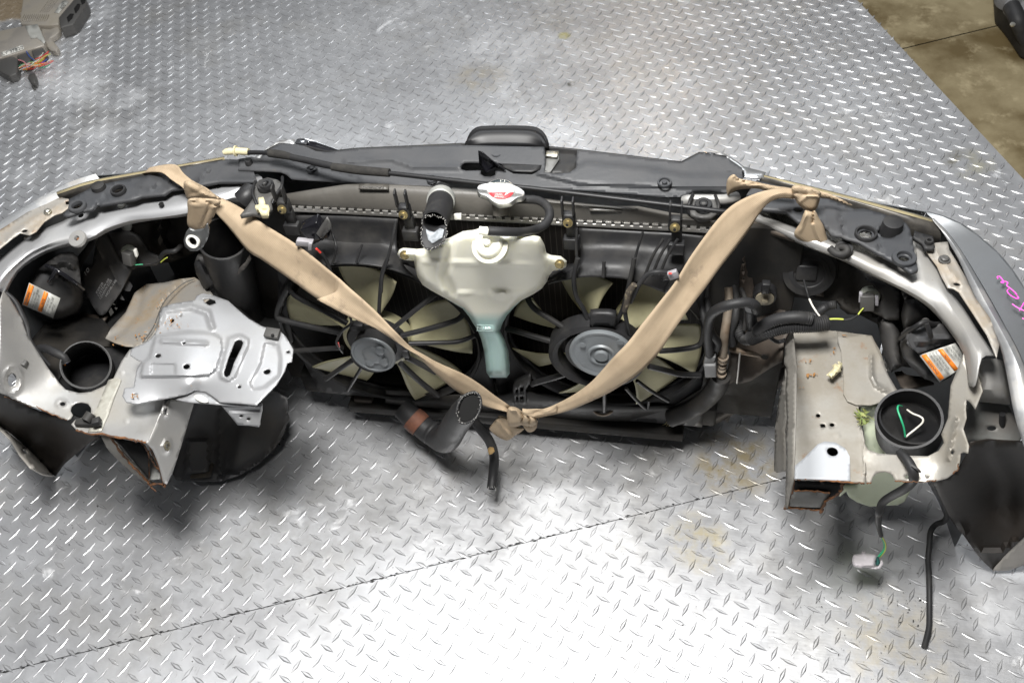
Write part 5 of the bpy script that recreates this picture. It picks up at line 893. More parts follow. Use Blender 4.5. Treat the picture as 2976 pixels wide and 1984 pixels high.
lathe('reservoir_cap', [(.036, -.014), (.036, .0), (.034, .002), (.0275, .003), (.026, .016), (.023, .019), (.009, .020), (.0085, .030), (.007, .032), (.0001, .032)], A(A4(322, 950), -.163, 'y'), (-.03, -.55, 1), tankm, TK, seg=36, k=.74)
lathe('tank_spout', [(.0105, -.02), (.0105, .018), (.0001, .018)], A(A4(298, 842), -.170, 'y'), (-1, 0, .1), tankm, TK, seg=14)
for p, q in (((1400-225, 742), 0), ((1626, 768), 0)):
    o = A(p, -.118, 'y'); lathe('bolt', [(.0001, -.004), (.0135, -.004), (.0135, 0), (.0085, .001), (.0085, .007), (.006, .008), (.0001, .007)], o, (0, -1, .4), brass, TK, seg=14, angle=30)
writing('level_text', 'MIN', A(A6(95, 548), -.141, 'y'), A(A6(210, 552), -.141, 'y'), A(A6(95, 512), -.141, 'y'), mat('raised_mark', (.50, .62, .58), .5), TK, .001)
for a, b in (((92, 505), (215, 510)), ((92, 550), (215, 555))): tube('level_line', [A(A6(a), -.141, 'y'), A(A6(b), -.141, 'y')], .0007, tankm, TK, seg=6)

# ---- cut lower hose
LH = pipe('lower_hose', [A(M6(250, 480), .10), A(M6(420, 640), .09), A(M6(560, 740), .085), A(M6(680, 790), .12), A(M6(770, 650), .21), A(M6(860, 520), .30), A(M6(925, 450), .35)], [.022, .023, .024, .0255, .025, .0235, .022], .004, rubber, NOSE, seg=28, n=5)
LH['label'] = 'cut lower radiator hose pointing up'
relief('hose_mouth_shade', M6.l([(825, 395), (870, 345), (940, 315), (990, 318), (1030, 370), (1035, 450), (1005, 540), (950, 600), (870, 628), (825, 610), (805, 560), (790, 500)]), [(*M6(900, 330), .372), (*M6(850, 620), .342), (*M6(1030, 430), .357)], dark_gap, LH, step=7, thick=.002)  # dark disc across the open end, imitates shade inside the hose
rl = M6.l([(825, 395), (870, 345), (940, 315), (990, 318), (1030, 370), (1035, 450), (1005, 540), (950, 600), (870, 628), (825, 610), (805, 560), (790, 500)])
rz = [z+.087 for z in (.281, .283, .285, .284, .277, .270, .264, .260, .256, .258, .265, .273)]
tube('hose_rim', cat([tuple(A(p, z+.002)) for p, z in zip(rl, rz)], 4, True)+[tuple(A(rl[0], rz[0]+.002))], .0042, rubber, LH, seg=8, n=1)
stitches(SRC, rl, [z+.004 for z in rz], 44, LH, .0004)
lathe('hose_clamp', [(.0245, -.012), (.0255, 0), (.0245, .012), (.022, .012)], A(M6(385, 610), .095), A(M6(420, 640), .09)-A(M6(330, 560), .10), clamp_o, LH, seg=26, k=1)
lathe('hose_step', [(.0245, -.004), (.026, 0), (.0245, .004)], A(M6(545, 720), .09), A(M6(560, 740), .085)-A(M6(420, 640), .09), rubber, LH, seg=26, k=1)
DH = pipe('drain_hose', [A(M6(930, 560), .19), A(M6(1010, 660), .17), A(M6(1120, 800), .14), A(M6(1170, 960), .11), A(M6(1160, 1150), .085), A(M6(1145, 1290), .075)], .0092, .0022, rubber, NOSE, seg=18, n=6)
relief('paint_blob', M6.l([(1105, 880), (1130, 862), (1165, 870), (1175, 905), (1150, 930), (1120, 940), (1108, 910)]), .150, mat('tan_mark', (.42, .28, .12), .7), DH, step=8, thick=.002)
stitches(M6, [(1105, 1290), (1140, 1265), (1185, 1275), (1190, 1310), (1150, 1330), (1115, 1315)], .085, 14, DH, .0004)
# ---- right side: headlight back, horn, pipes, looms
HB2 = relief('headlight_body', R1.l([(340, 540), (520, 560), (700, 620), (1000, 760), (1200, 870), (1420, 960), (1560, 1040), (1700, 1150), (1850, 1340), (1900, 1500), (1700, 1600), (1450, 1560), (1330, 1480), (1270, 1250), (1080, 1150), (980, 1080), (860, 1080), (600, 1040), (400, 1080), (330, 900)]), [(*R1(400, 700), .06), (*R1(900, 800), .05), (*R1(1200, 1000), .02), (*R1(1600, 1300), -.02), (*R1(1500, 1560), -.04)], deep, NOSE, mode='y', step=14, thick=.01, emb=[(R1.l([(990, 1090), (1080, 1150), (1270, 1190)]), 14, .010), (R1.l([(1400, 1000), (1380, 1300), (1330, 1480)]), 16, .014), (R1.l([(450, 640), (480, 740), (560, 730)]), 9, .012)])
HB2['label'] = 'dark back of the right headlight'
o = A(H3(1075, 715), .03, 'y')
lathe('bulb_boot', [(.080, .0), (.078, .012), (.070, .020), (.062, .018), (.056, .026), (.045, .028), (.038, .020), (.034, .010), (.0001, .010)], o, (0, -1, .35), rubber, HB2, seg=40)
box('bulb_plug', A(H3(1050, 740), .02, 'y'), (.027, 0, 0), (0, .012, -.004), (0, .006, .022), black, HB2, .004)
lathe('boot_clip', [(.0725, -.003), (.0745, 0), (.0725, .003)], o+Vector((0, -.012, .004)), (0, -1, .35), black, HB2, seg=40)
relief('boot_shelf', H3.l([(775, 860), (860, 900), (1240, 900), (1250, 1030), (1000, 990), (830, 1005), (790, 980)]), .02, brownpaint, HB2, mode='y', step=12, thick=.006)
ho = A(H3(575, 1035), .0, 'y')
lathe('aim_adjuster', [(.034, .07), (.035, .0), (.031, -.004), (.0275, -.003), (.0001, -.003)], ho, (0, 1, .02), black, HB2, seg=28)
lathe('adjuster_cap', [(.027, -.003), (.026, .001), (.010, .002), (.009, .012), (.007, .013), (.0001, .013)], ho+Vector((0, -.004, 0)), (0, -1, .0), mat('tan_plastic', (.24, .21, .15), .5), HB2, seg=24)
box('adjuster_slot', A(H3(585, 915), -.012, 'y'), (.011, 0, 0), (0, .01, 0), (0, 0, .018), black, HB2, .003)
S2 = socket(H3, (1770, 1015), 1.05, 1, -.015, HB2, None)
box('plug', A(H3(1740, 1090), -.035, 'y'), (.017, 0, .002), (.001, .012, -.006), (-.003, .006, .022), dk_conn, S2, .0025)
box('plug_tab', A(H3(1850, 1070), -.035, 'y'), (.004, 0, 0), (0, .005, 0), (-.002, .003, .012), grey_conn, S2, .001); box('plug_tab', A(H3(1665, 1030), -.035, 'y'), (.004, 0, 0), (0, .005, 0), (-.001, .003, .013), grey_conn, S2, .001)
lathe('bulb_socket', [(.0001, -.01), (.020, -.01), (.020, .0), (.012, .004), (.0001, .004)], A(H3(1735, 680), .04, 'y'), (0, -1, .3), inside_grey, HB2, seg=20)
tube('bulb_wire', yl(H3, [(1700, 1160, -.05), (1640, 1230, -.055), (1560, 1280, -.058), (1460, 1295, -.058)]), .0034, rubber, HB2, seg=8); tube('bulb_wire', yl(H3, [(1700, 1155, -.052), (1660, 1200, -.056), (1638, 1232, -.06)]), .002, yellow_w, HB2, seg=8)
tube('bulb_wire', yl(H3, [(1470, 1285, -.06), (1380, 1280, -.06), (1280, 1285, -.06)]), .0028, yellow_w, HB2, seg=8)
tube('bulb_wire', yl(H3, [(1020, 840, .0), (1050, 950, -.02), (1080, 1050, -.03)]), .003, rubber, HB2, seg=8); tube('bulb_wire', yl(H3, [(1080, 1050, -.03), (1130, 1150, -.045), (1230, 1290, -.06)]), .0028, white_w, HB2, seg=8)
# bulb cover with warning label
relief('bulb_cover', H4.l([(440, 700), (500, 640), (620, 600), (720, 560), (800, 600), (920, 590), (1000, 640), (1080, 760), (1130, 900), (1110, 960), (1050, 1050), (980, 1180), (860, 1240), (700, 1200), (560, 1080), (460, 960), (430, 830)]), [(*H4(560, 700), -.06), (*H4(900, 640), -.05), (*H4(860, 1230), -.12), (*H4(1100, 900), -.08)], smoky, HB2, mode='y', step=9, puff=(.04, 34), emb=[(H4.l([(545, 690), (680, 610)]), 6, -.006), (H4.l([(735, 620), (765, 740)]), 6, .006), (H4.l([(430, 830), (470, 940), (540, 1030)]), 10, .006)])
relief('cover_neck', H4.l([(480, 340), (600, 330), (720, 430), (780, 560), (640, 600), (470, 680), (440, 500)]), -.035, smoky, HB2, mode='y', step=9, puff=(.025, 26))
screw(H4, (708, 578), -.10, 'y', .007, dk_conn, HB2)
box('cover_lug', A(H4(515, 860), -.10, 'y'), (.006, 0, 0), (0, .006, 0), (.002, 0, .016), black, HB2, .002)
sticker(H4, [(640, 940), (1030, 808), (1200, 1010), (860, 1232)], [-.150, -.143, -.160, -.180], 'y', HB2, .0008, [], [])
q2 = [(640, 940), (860, 1232), (1200, 1010), (1030, 808)]     # u across the stripes, v along them
def stripes(q, d):
    D = lambda dz: [(*H4(p), dd-dz) for p, dd in zip(q, d)]
    q = [q[0], q[3], q[2], q[1]]; d = [d[0], d[3], d[2], d[1]]
    for u0, u1 in ((.04, .17), (.50, .62)): relief('orange_bar', H4.l([lerpq(q, u0, .03), lerpq(q, u1, .03), lerpq(q, u1, .97), lerpq(q, u0, .97)]), D(.0012), orange, HB2, mode='y', step=30, thick=.0002)
    f = field(D(.0022))
    for tx, u0, u1, v0, v1 in [('WARNING', .07, .14, .25, .75), ('HIGH VOLTAGE INSIDE\nREAD THE MANUAL BEFORE\nSERVICING THE LAMP', .22, .45, .06, .92), ('NOTE', .53, .59, .3, .6), ('HIGH VOLTAGE CIRCUIT\nDO NOT OPEN THE COVER\nWHILE LAMP IS LIT', .67, .92, .06, .9)]:
        P = [H4(lerpq(q, u, v)) for u, v in ((u0, v0), (u0, v1), (u1, v0))]; pt = [A(p, float(f(np.array([p[:2]]))[0]), 'y') for p in P]; writing('label_text', tx, *pt, ink, HB2, .0002)
stripes(q2, [-.150, -.180, -.160, -.143])
relief('ballast_plate', H4.l([(370, 1120), (450, 1110), (500, 1150), (700, 1180), (800, 1240), (560, 1290), (490, 1310), (440, 1270)]), [(*H4(400, 1130), -.05), (*H4(560, 1290), -.09), (*H4(800, 1240), -.08)], brownpaint, HB2, mode='y', step=12, thick=.004)
relief('ballast_box', H4.l([(190, 520), (380, 560), (430, 700), (420, 900), (460, 1060), (330, 1130), (260, 960), (210, 700)]), [(*H4(200, 520), -.01), (*H4(430, 600), -.02), (*H4(400, 1060), -.06), (*H4(300, 1100), -.05)], smoky, HB2, mode='y', step=10, puff=(.02, 24))
relief('light_stop', H4.l([(235, 1000), (260, 985), (330, 1110), (300, 1120), (250, 1050)]), -.05, inside_grey, HB2, mode='y', step=8, puff=(.006, 8))

relief('cover_face', H4.l([(545, 700), (640, 650), (735, 625), (880, 600), (1000, 640), (1050, 760), (1000, 800), (820, 860), (640, 925), (560, 860), (530, 780)]), [(*H4(545, 720), -.135), (*H4(880, 600), -.118), (*H4(1040, 760), -.125), (*H4(640, 920), -.152)], smoky, HB2, mode='y', step=8, thick=.006, emb=[(H4.l([(640, 800), (960, 750)]), 16, .008)])
tube('retaining_wire', yl(H4, [(440, 760, -.10), (520, 690, -.125), (620, 620, -.135), (705, 580, -.13), (800, 605, -.12), (930, 590, -.10)]), .007, black, HB2, seg=8)
tube('retaining_wire', yl(H4, [(720, 600, -.145), (750, 680, -.15), (768, 745, -.15)]), .006, black, HB2, seg=8)
relief('housing_wall', H4.l([(60, 120), (380, 200), (430, 300), (420, 560), (300, 560), (180, 500), (100, 460), (220, 380), (240, 300), (180, 230)]), [(*H4(80, 130), -.01), (*H4(400, 250), -.02), (*H4(250, 540), -.035)], smoky, HB2, mode='y', step=10, thick=.01)
relief('housing_wall', H4.l([(440, 240), (600, 300), (760, 420), (900, 560), (780, 560), (640, 420), (480, 340)]), -.03, smoky, HB2, mode='y', step=10, thick=.01)
# core support column, pipes, looms
relief('support_column', R1.l([(300, 560), (380, 540), (460, 560), (400, 600), (350, 700), (345, 900), (370, 1060), (300, 1080), (250, 1000), (250, 850), (270, 700)]), [(*R1(350, 560), .03), (*R1(300, 1050), .01)], brownpaint, NOSE, mode='y', step=12, thick=.01, emb=[(R1.l([(290, 620), (275, 1000)]), 12, .008)])
relief('support_crossbar', R1.l([(340, 470), (560, 560), (680, 590), (660, 610), (520, 570), (400, 540), (310, 540)]), .555, brownpaint, NOSE, step=10, thick=.01)
relief('side_panel', H6.l([(680, 100), (1000, 110), (1330, 240), (1300, 450), (1240, 560), (1220, 780), (1100, 850), (860, 1010), (740, 1040), (620, 1000), (640, 700), (780, 500)]), [(*H6(700, 150), .04), (*H6(1300, 300), .0), (*H6(740, 1040), -.02), (*H6(1200, 780), -.06)], brownpaint, NOSE, mode='y', step=14, thick=.004, holes=[ell(H6(1020, 738), 13, 8, 0, 14)])
tube('alloy_pipe', yl(H6, [(615, -60, -.02), (620, 100, -.035), (600, 280, -.05), (575, 450, -.065), (560, 600, -.075), (550, 720, -.08)]), [.011, .0125, .0125, .0125], pipe_m, NOSE, seg=16)
for p, r in (((553, 735), .0165), ((548, 770), .0155), ((545, 830), .0125), ((540, 870), .0130), ((535, 925), .0150)): lathe('pipe_fitting', [(.0001, -.0055), (r, -.0055), (r*1.06, 0), (r, .0055), (.0001, .0055)], A(H6(p), -.08, 'y'), (0, -.2, 1), pipe_m, NOSE, seg=20)
tube('lower_rubber_pipe', yl(H6, [(530, 940, -.078), (500, 1050, -.07), (400, 1180, -.06), (250, 1300, -.05), (100, 1380, -.05), (-50, 1430, -.05)]), .019, deep, NOSE, seg=16, k=.9)
tube('stub_pipe', yl(H6, [(640, 640, -.05), (760, 670, -.06), (880, 695, -.065), (985, 725, -.07)]), [.009, .009, .008, .004], pipe_m, NOSE, seg=12)
tube('wiring_sleeve', yl(H6, [(400, 700, -.09), (380, 480, -.095), (400, 300, -.10), (450, 220, -.11), (560, 160, -.12), (700, 125, -.12), (840, 115, -.115), (920, 150, -.11), (935, 200, -.10)]), .0135, rubber, NOSE, seg=16, corr=.06, n=10)
tube('wiring_sleeve', yl(H6, [(870, 180, -.08), (870, 300, -.075), (900, 430, -.07), (870, 530, -.07), (780, 520, -.06), (730, 430, -.05), (700, 330, -.04)]), .016, rubber, NOSE, seg=16, corr=.05, n=10)
tube('wiring_sleeve', yl(H6, [(870, 520, -.08), (960, 480, -.085), (1060, 440, -.09), (1200, 395, -.09), (1340, 375, -.09), (1500, 370, -.088), (1620, 360, -.085), (1750, 340, -.08)]), .021, rubber, NOSE, seg=16, corr=.05, n=12)
tube('wiring_sleeve', yl(H6, [(940, 440, -.085), (1050, 360, -.09), (1200, 300, -.09), (1400, 280, -.09), (1560, 300, -.088)]), .0175, rubber, NOSE, seg=16, corr=.05, n=12)
tube('wiring_sleeve', yl(H3, [(1150, 1240, -.05), (1230, 1170, -.045), (1300, 1130, -.04), (1390, 1115, -.04)]), .012, rubber, NOSE, seg=14, corr=.06, n=8)
tube('loom_tail', yl(H6, [(370, 60, -.06), (380, 250, -.08), (420, 460, -.09), (490, 560, -.085), (480, 640, -.085)]), [.010, .012, .012], rubber, NOSE, seg=12)
box('loom_plug', A(H6(410, 870), -.095, 'y'), (.0155, 0, .002), (0, .010, 0), (-.003, 0, .026), mat('dim_grey_connector', (.13, .13, .13), .5), NOSE, .003); box('loom_plug', A(H6(400, 760), -.09, 'y'), (.014, 0, .003), (0, .010, 0), (.002, 0, .020), mat('dim_grey_connector', (.12, .12, .12), .5), NOSE, .003)
for pts, r in (([(330, -40, -.05), (300, 120, -.07), (340, 300, -.09), (380, 430, -.095)], .009), ([(680, -60, .0), (700, 120, -.03), (690, 300, -.05), (640, 460, -.055), (660, 600, -.06)], .011), ([(760, -40, .0), (800, 60, -.02), (820, 240, -.05), (800, 420, -.06)], .007), ([(420, 640, -.085), (470, 760, -.08), (480, 900, -.07), (430, 1060, -.06), (300, 1180, -.05)], .008), ([(1000, 420, -.07), (1100, 520, -.06), (1180, 560, -.05), (1260, 540, -.05)], .006)): tube('engine_bay_cable', yl(H6, pts), r, rubber, NOSE, seg=10)
relief('horn_bracket', H6.l([(640, 700), (720, 720), (735, 900), (700, 1000), (600, 1060), (540, 1180), (500, 1200), (520, 1060), (600, 940)]), -.04, brownpaint, NOSE, mode='y', step=10, thick=.006)
# slanted dusty beam below
relief('diagonal_beam', H6.l([(1250, 770), (1255, 960), (1100, 1080), (900, 1200), (700, 1320), (500, 1430), (360, 1500), (300, 1490), (450, 1380), (640, 1220), (800, 1050), (960, 930), (1100, 830)]), [(*H6(1250, 850), .16), (*H6(350, 1490), .03)], darkbeam, NOSE, step=12, thick=.02, wav=0)
tube('beam_edge', zl(H6, [(1250, 790, .18), (1180, 830, .175)]), .012, brownpaint, NOSE, n=1)
relief('right_bay_shade', H6.l([(300, 1440), (450, 1380), (640, 1220), (800, 1050), (960, 930), (1100, 830), (1250, 780), (1260, 700), (1000, 500), (300, 500), (-300, 1200), (-300, 1440)]), .02, deep, NOSE, step=30, thick=.004)  # added dark sheet in place of the shaded depth behind the beam
tube('silver_strip', yl(H6, [(745, 690, -.075), (730, 860, -.08), (712, 1030, -.08)]), .003, alu, NOSE, seg=8)

# ---- right rail
RR = relief('frame_rail', R2.l([(640, 152), (800, 145), (1000, 160), (1230, 200), (1290, 300), (1340, 460), (1330, 600), (1200, 700), (1130, 712), (1145, 830), (1170, 960), (1178, 1100), (1180, 1278), (1100, 1270), (880, 1258), (650, 1250), (655, 1000), (665, 700), (668, 400)]), [(*R2(640, 152), .385), (*R2(1200, 200), .385), (*R2(650, 1250), .38), (*R2(1180, 1278), .383), (*R2(900, 700), .383)], silver_dirty, NOSE, step=8, thick=.002,
            holes=[ell(R2(832, 780), 17*.394, 14*.394, 0, 12), R2.l([(845, 842), (880, 840), (888, 866), (852, 868)]), ell(R2(935, 848), 18*.394, 14*.394, 0, 12), ell(R2(938, 1046), 42*.394, 32*.394, 15, 20)],
            emb=[(R2.l([(752, 570), (753, 571)]), 8, .002), (R2.l([(800, 930), (801, 931)]), 7, .002), (R2.l([(975, 932), (976, 933)]), 8, .002), (R2.l([(1150, 720), (1175, 1000), (1180, 1200)]), 9, .004)])
RR['label'] = 'dusty silver top of the right rail'
relief('clean_patch', R2.l([(660, 1150), (720, 1100), (780, 1040), (830, 990), (880, 970), (960, 978), (1030, 1020), (1065, 1080), (1070, 1262), (880, 1254), (655, 1246)]), [(*R2(660, 1246), .3835), (*R2(1065, 1262), .3855), (*R2(880, 970), .3850)], mat('clean_undercoat', (.40, .415, .435), .45, .1), RR, step=9, thick=.0008, holes=[ell(R2(938, 1046), 42*.394, 32*.394, 15, 20)])
relief('rail_shade_sheet', R2.l([(665, 180), (1150, 200), (1140, 1200), (668, 1200)]), .35, dark_gap, RR, step=40, thick=.002)  # added dark sheet below the holes, imitates the shade inside the rail
LP = relief('overlap_plate', R2.l([(975, 160), (1230, 190), (1290, 330), (1350, 480), (1420, 600), (1300, 680), (1220, 705), (1110, 700), (1050, 675), (1018, 620), (1018, 500), (1005, 400), (1000, 300), (975, 230)]), [(*R2(1000, 200), .392), (*R2(1250, 250), .394), (*R2(1100, 690), .388), (*R2(1400, 600), .390), (*R2(1040, 500), .389)], silver_dirty, RR, step=7, thick=.0015, emb=[(R2.l([(1225, 340), (1230, 500), (1260, 560), (1340, 600)]), 10, .006)])
relief('rail_side', R2.l([(640, 152), (668, 400), (665, 700), (655, 1000), (645, 1255), (600, 1465), (588, 1460), (595, 1100), (590, 930), (600, 800), (590, 600), (600, 430), (580, 400), (590, 250), (625, 160)]), [(*R2(640, 200), .520), (*R2(650, 1240), .505), (*R2(595, 1440), .503), (*R2(600, 450), .505)], side_grey, NOSE, mode='x', step=8, thick=.002)
relief('rail_flange', R2.l([(590, 430), (600, 800), (580, 900), (592, 940), (590, 1190), (540, 1200), (505, 1190), (512, 900), (535, 700), (560, 560)]), [(*R2(590, 450), .33), (*R2(600, 930), .29), (*R2(520, 1000), .22), (*R2(590, 1190), .24), (*R2(510, 1190), .16)], side_grey, NOSE, step=8, thick=.002)
relief('rail_liner', R2.l([(640, 1258), (760, 1262), (980, 1275), (1010, 1290), (985, 1360), (900, 1410), (860, 1475), (740, 1465), (600, 1462), (610, 1380)]), [(*R2(640, 1260), .355), (*R2(1000, 1280), .355), (*R2(860, 1470), .285), (*R2(600, 1460), .285)], dark_gap, NOSE, step=10, thick=.002)
relief('rail_liner', R2.l([(655, 1335), (760, 1335), (920, 1348), (900, 1400), (850, 1460), (740, 1455), (620, 1450), (632, 1380)]), [(*R2(655, 1335), .335), (*R2(920, 1348), .335), (*R2(620, 1450), .292)], inside_grey, NOSE, step=10, thick=.001)
cutedge(R2, [(650, 1248, .381), (760, 1250, .382), (880, 1258, .383), (1000, 1268, .384), (1100, 1275, .384), (1180, 1282, .384)], .0016); cutedge(R2, [(648, 1250, .38), (645, 1330, .35), (620, 1370, .335), (600, 1440, .30), (590, 1462, .288)], .0028); cutedge(R2, [(590, 1462, .288), (680, 1466, .286), (760, 1470, .285), (850, 1480, .283)], .0026)
cutedge(R2, [(1010, 1285, .37), (990, 1350, .345), (910, 1400, .32), (880, 1430, .305), (850, 1500, .28)], .0028); cutedge(R2, [(650, 1332, .348), (760, 1334, .346), (840, 1340, .345), (920, 1350, .345)], .0016)
cutedge(R2, [(1228, 1278, .385), (1185, 1282, .384)], .0012); cutedge(R2, [(1405, 1262, .386), (1460, 1266, .387), (1540, 1268, .388), (1620, 1266, .389), (1700, 1262, .392)], .0011); cutedge(R2, [(1830, 1210, .41), (1862, 1180, .42), (1868, 1130, .43)], .0012); cutedge(R2, [(1995, 735, .452), (2000, 690, .458), (2030, 640, .468), (2045, 600, .475)], .0012); cutedge(R2, [(1925, 810, .455), (1905, 880, .45), (1920, 960, .445), (1942, 1010, .44)], .0011)
# ---- washer tank with its black filler cup and wires
WT = relief('washer_tank', R2.l([(1130, 715), (1260, 705), (1330, 760), (1500, 1080), (1640, 1060), (1600, 1150), (1545, 1270), (1500, 1360), (1470, 1415), (1420, 1440), (1320, 1445), (1215, 1452), (1120, 1420), (1060, 1380), (1040, 1340), (990, 1380), (1010, 1300), (1130, 1290), (1190, 1100), (1170, 900)]), [(*R2(1150, 720), .34), (*R2(1300, 900), .33), (*R2(1500, 1080), .32), (*R2(1300, 1300), .17), (*R2(1200, 1440), .10), (*R2(1450, 1420), .10), (*R2(1040, 1360), .17)], washer_m, NOSE, step=12, thick=.004, emb=[(R2.l([(1290, 1000), (1330, 1060)]), 20, -.01)])
WT['label'] = 'pale green washer tank under the right rail'
FC = pipe('filler_cup', [A(R2(1500, 905), .345), A(R2(1500, 850), .375), A(R2(1500, 800), .402)], .0485, .0038, black, WT, seg=44, n=1)
lathe('cup_floor', [(.0001, 0), (.047, 0), (.047, -.004)], A(R2(1500, 890), .352), (0, .02, 1), black, WT, seg=40, k=1)
lathe('cup_step', [(.0435, 0), (.0465, 0), (.0465, .015), (.0435, .015), (.0435, 0)], A(R2(1500, 850), .370), (0, .02, 1), black, WT, seg=44, k=1)
lathe('cup_outlet', [(.0001, .006), (.014, .004), (.030, .001), (.034, -.002)], A(R2(1500, 900), .356), (0, 0, 1), gloss, WT, seg=24)
relief('soap_scum', R2.l([(1515, 920), (1545, 915), (1562, 940), (1540, 950), (1510, 945)]), .365, mat('scum', (.5, .5, .48), .7), WT, step=6, puff=(.002, 6))
tube('green_wire', zl(R2, [(1450, 712, .398), (1425, 708, .412), (1420, 740, .415), (1445, 810, .41), (1465, 870, .40), (1475, 935, .385)]), .0026, green_w, WT, seg=8); tube('white_wire', zl(R2, [(1490, 738, .392), (1530, 765, .40), (1580, 785, .405), (1605, 805, .405), (1600, 835, .40), (1550, 880, .39), (1505, 915, .385), (1478, 940, .38)]), .0026, white_w, WT, seg=8)
LM = tube('washer_loom', zl(R2, [(1430, 1050, .395), (1475, 1090, .40), (1510, 1140, .40), (1535, 1200, .395), (1530, 1260, .37), (1470, 1320, .34), (1380, 1370, .30), (1310, 1420, .27), (1285, 1490, .25)])+zl(R4, [(755, 520, .235), (755, 590, .20), (770, 655, .17)]), [.0095, .0125, .013, .012, .011, .011, .0085, .006], rubber, NOSE, seg=14)
LM['label'] = 'black loom hanging out of the washer tank'
tube('tie_end', zl(R2, [(1520, 1145, .41), (1560, 1170, .41), (1585, 1195, .40)]), .003, dk_conn, LM, seg=6)
tube('green_wire', zl(R4, [(770, 655, .17), (790, 700, .145), (788, 740, .125), (755, 782, .11)]), .0032, green_w, LM, seg=8); tube('yellow_wire', zl(R4, [(773, 655, .172), (797, 700, .147), (795, 745, .125), (765, 785, .108)]), .002, yellow_w, LM, seg=8)
GC = relief('loom_plug', R4.l([(592, 790), (600, 770), (650, 762), (652, 748), (676, 746), (678, 762), (745, 768), (742, 800), (728, 852), (660, 850), (650, 857), (602, 845), (590, 820)]), .095, lt_conn, LM, step=5, puff=(.010, 9), emb=[(R4.l([(590, 800), (670, 795)]), 3, -.002)]); GC['label'] = 'pale grey plug dangling over the floor'
relief('plug_seal', R4.l([(740, 785), (755, 785), (765, 820), (755, 840), (735, 838)]), .098, mat('teal_seal', (.02, .10, .09), .6), LM, step=4, puff=(.006, 5)); relief('plug_latch', R4.l([(745, 845), (775, 800), (785, 830), (760, 860), (700, 858)]), .094, lt_conn, LM, step=4, puff=(.003, 4))
tube('floor_cable', zl(R4, [(1095, 330, .25), (1130, 390, .19), (1165, 450, .14), (1180, 510, .10), (1165, 560, .07), (1110, 585, .06), (1078, 630, .06), (1070, 720, .055), (1062, 800, .045), (1068, 900, .03), (1070, 1000, .02), (1070, 1120, .012), (1068, 1220, .009), (1050, 1300, .008), (1038, 1345, .008)]), .0085, rubber, NOSE, seg=12)['label'] = 'black cable trailing onto the floor'

# ================================================================== straps
def ribbon(m, a, b, v, mode='y'):
    """both edges of a strap, resampled to the same count; v = depth at start/middle/end"""
def strap(name, EA, EB, dep, parent, cup=.006, n=60, fold=None):
    def rs(E):
        P = np.array(cat([tuple(p) for p in E], 8)); s = np.r_[0, np.cumsum(np.linalg.norm(np.diff(P, axis=0), axis=1))]; return s, P
    sa, PA = rs(EA); sb, PB = rs(EB); t = np.linspace(0, 1, n)
    a = np.c_[np.interp(t*sa[-1], sa, PA[:, 0]), np.interp(t*sa[-1], sa, PA[:, 1])]; b = np.c_[np.interp(t*sb[-1], sb, PB[:, 0]), np.interp(t*sb[-1], sb, PB[:, 1])]
    da = np.interp(t, dep[0], dep[1]); db = np.interp(t, dep[0], dep[2]); m_ = 9; rows = []
    for i in range(n):
        A_ = at(a[i, 0], a[i, 1], da[i], 'y'); B_ = at(b[i, 0], b[i, 1], db[i], 'y'); w = B_-A_; tan = at(*(a[min(i+1, n-1)]), da[min(i+1, n-1)], 'y')-at(*a[max(i-1, 0)], da[max(i-1, 0)], 'y')
        nn = np.cross(w, tan); nn /= np.linalg.norm(nn)+1e-9; 
        if nn@(CAM-A_) < 0: nn = -nn
        f = fold(t[i]) if fold else None
        rows.append([A_+w*(j/(m_-1))+nn*(cup*math.sin(t[i]*9+1)*math.sin(math.pi*j/(m_-1))+(.0005*math.sin(j*1.7+t[i]*11))+(f(j/(m_-1)) if f else 0)) for j in range(m_)])
    o = loft(name, rows, strap_m, parent, .0016, 1, 1); return o
S1 = thing('tie_strap', 'tan webbing strap with a steel anchor plate, running down across the left fan', 'strap', group='tan tie straps')
EA = A1.l([(1490, 400), (1640, 475), (1800, 588), (2000, 715), (2150, 828), (2352, 1000)])+A5.l([(640, 148), (800, 288), (960, 430), (1130, 600), (1270, 735), (1380, 800), (1480, 858), (1700, 960), (1850, 1055), (1960, 1140), (2100, 1232)])
EB = A1.l([(1440, 460), (1475, 515), (1560, 610), (1700, 780), (1770, 822), (1990, 975), (2150, 1090), (2352, 1205)])+A5.l([(480, 335), (640, 425), (800, 505), (970, 580), (1120, 675), (1270, 768), (1370, 860), (1480, 965), (1620, 1085), (1780, 1185), (1900, 1235), (2080, 1275)])
strap('webbing', EA, EB, ([0, .12, .3, .5, .65, .8, 1], [.01, -.05, -.10, -.165, -.19, -.17, -.155], [-.01, -.07, -.12, -.170, -.19, -.18, -.165]), S1)
strap('webbing_loop', A1.l([(1060, 205), (1100, 190), (1200, 185), (1250, 240), (1320, 295), (1420, 350), (1500, 420)]), A1.l([(970, 243), (1050, 235), (1110, 240), (1180, 290), (1250, 345), (1290, 400), (1320, 440)]), ([0, .4, 1], [.06, .03, -.01], [.05, .02, -.02]), S1, .004, 24)
def puffy(name, m, pts, v, mode, bulge, R, par, mt=strap_m, emb=(), step=5): return relief(name, m.l(pts), v, mt, par, mode=mode, step=step, puff=(bulge, R), emb=[(m.l(l), w_, h_) for l, w_, h_ in emb], smooth=True)
puffy('knot', A1, [(1255, 310), (1300, 295), (1400, 345), (1500, 410), (1500, 425), (1400, 420), (1300, 425), (1270, 400)], -.025, 'y', .012, 16, S1, emb=[([(1280, 390), (1380, 360), (1480, 410)], 7, -.002), ([(1290, 330), (1400, 390)], 8, .002)])
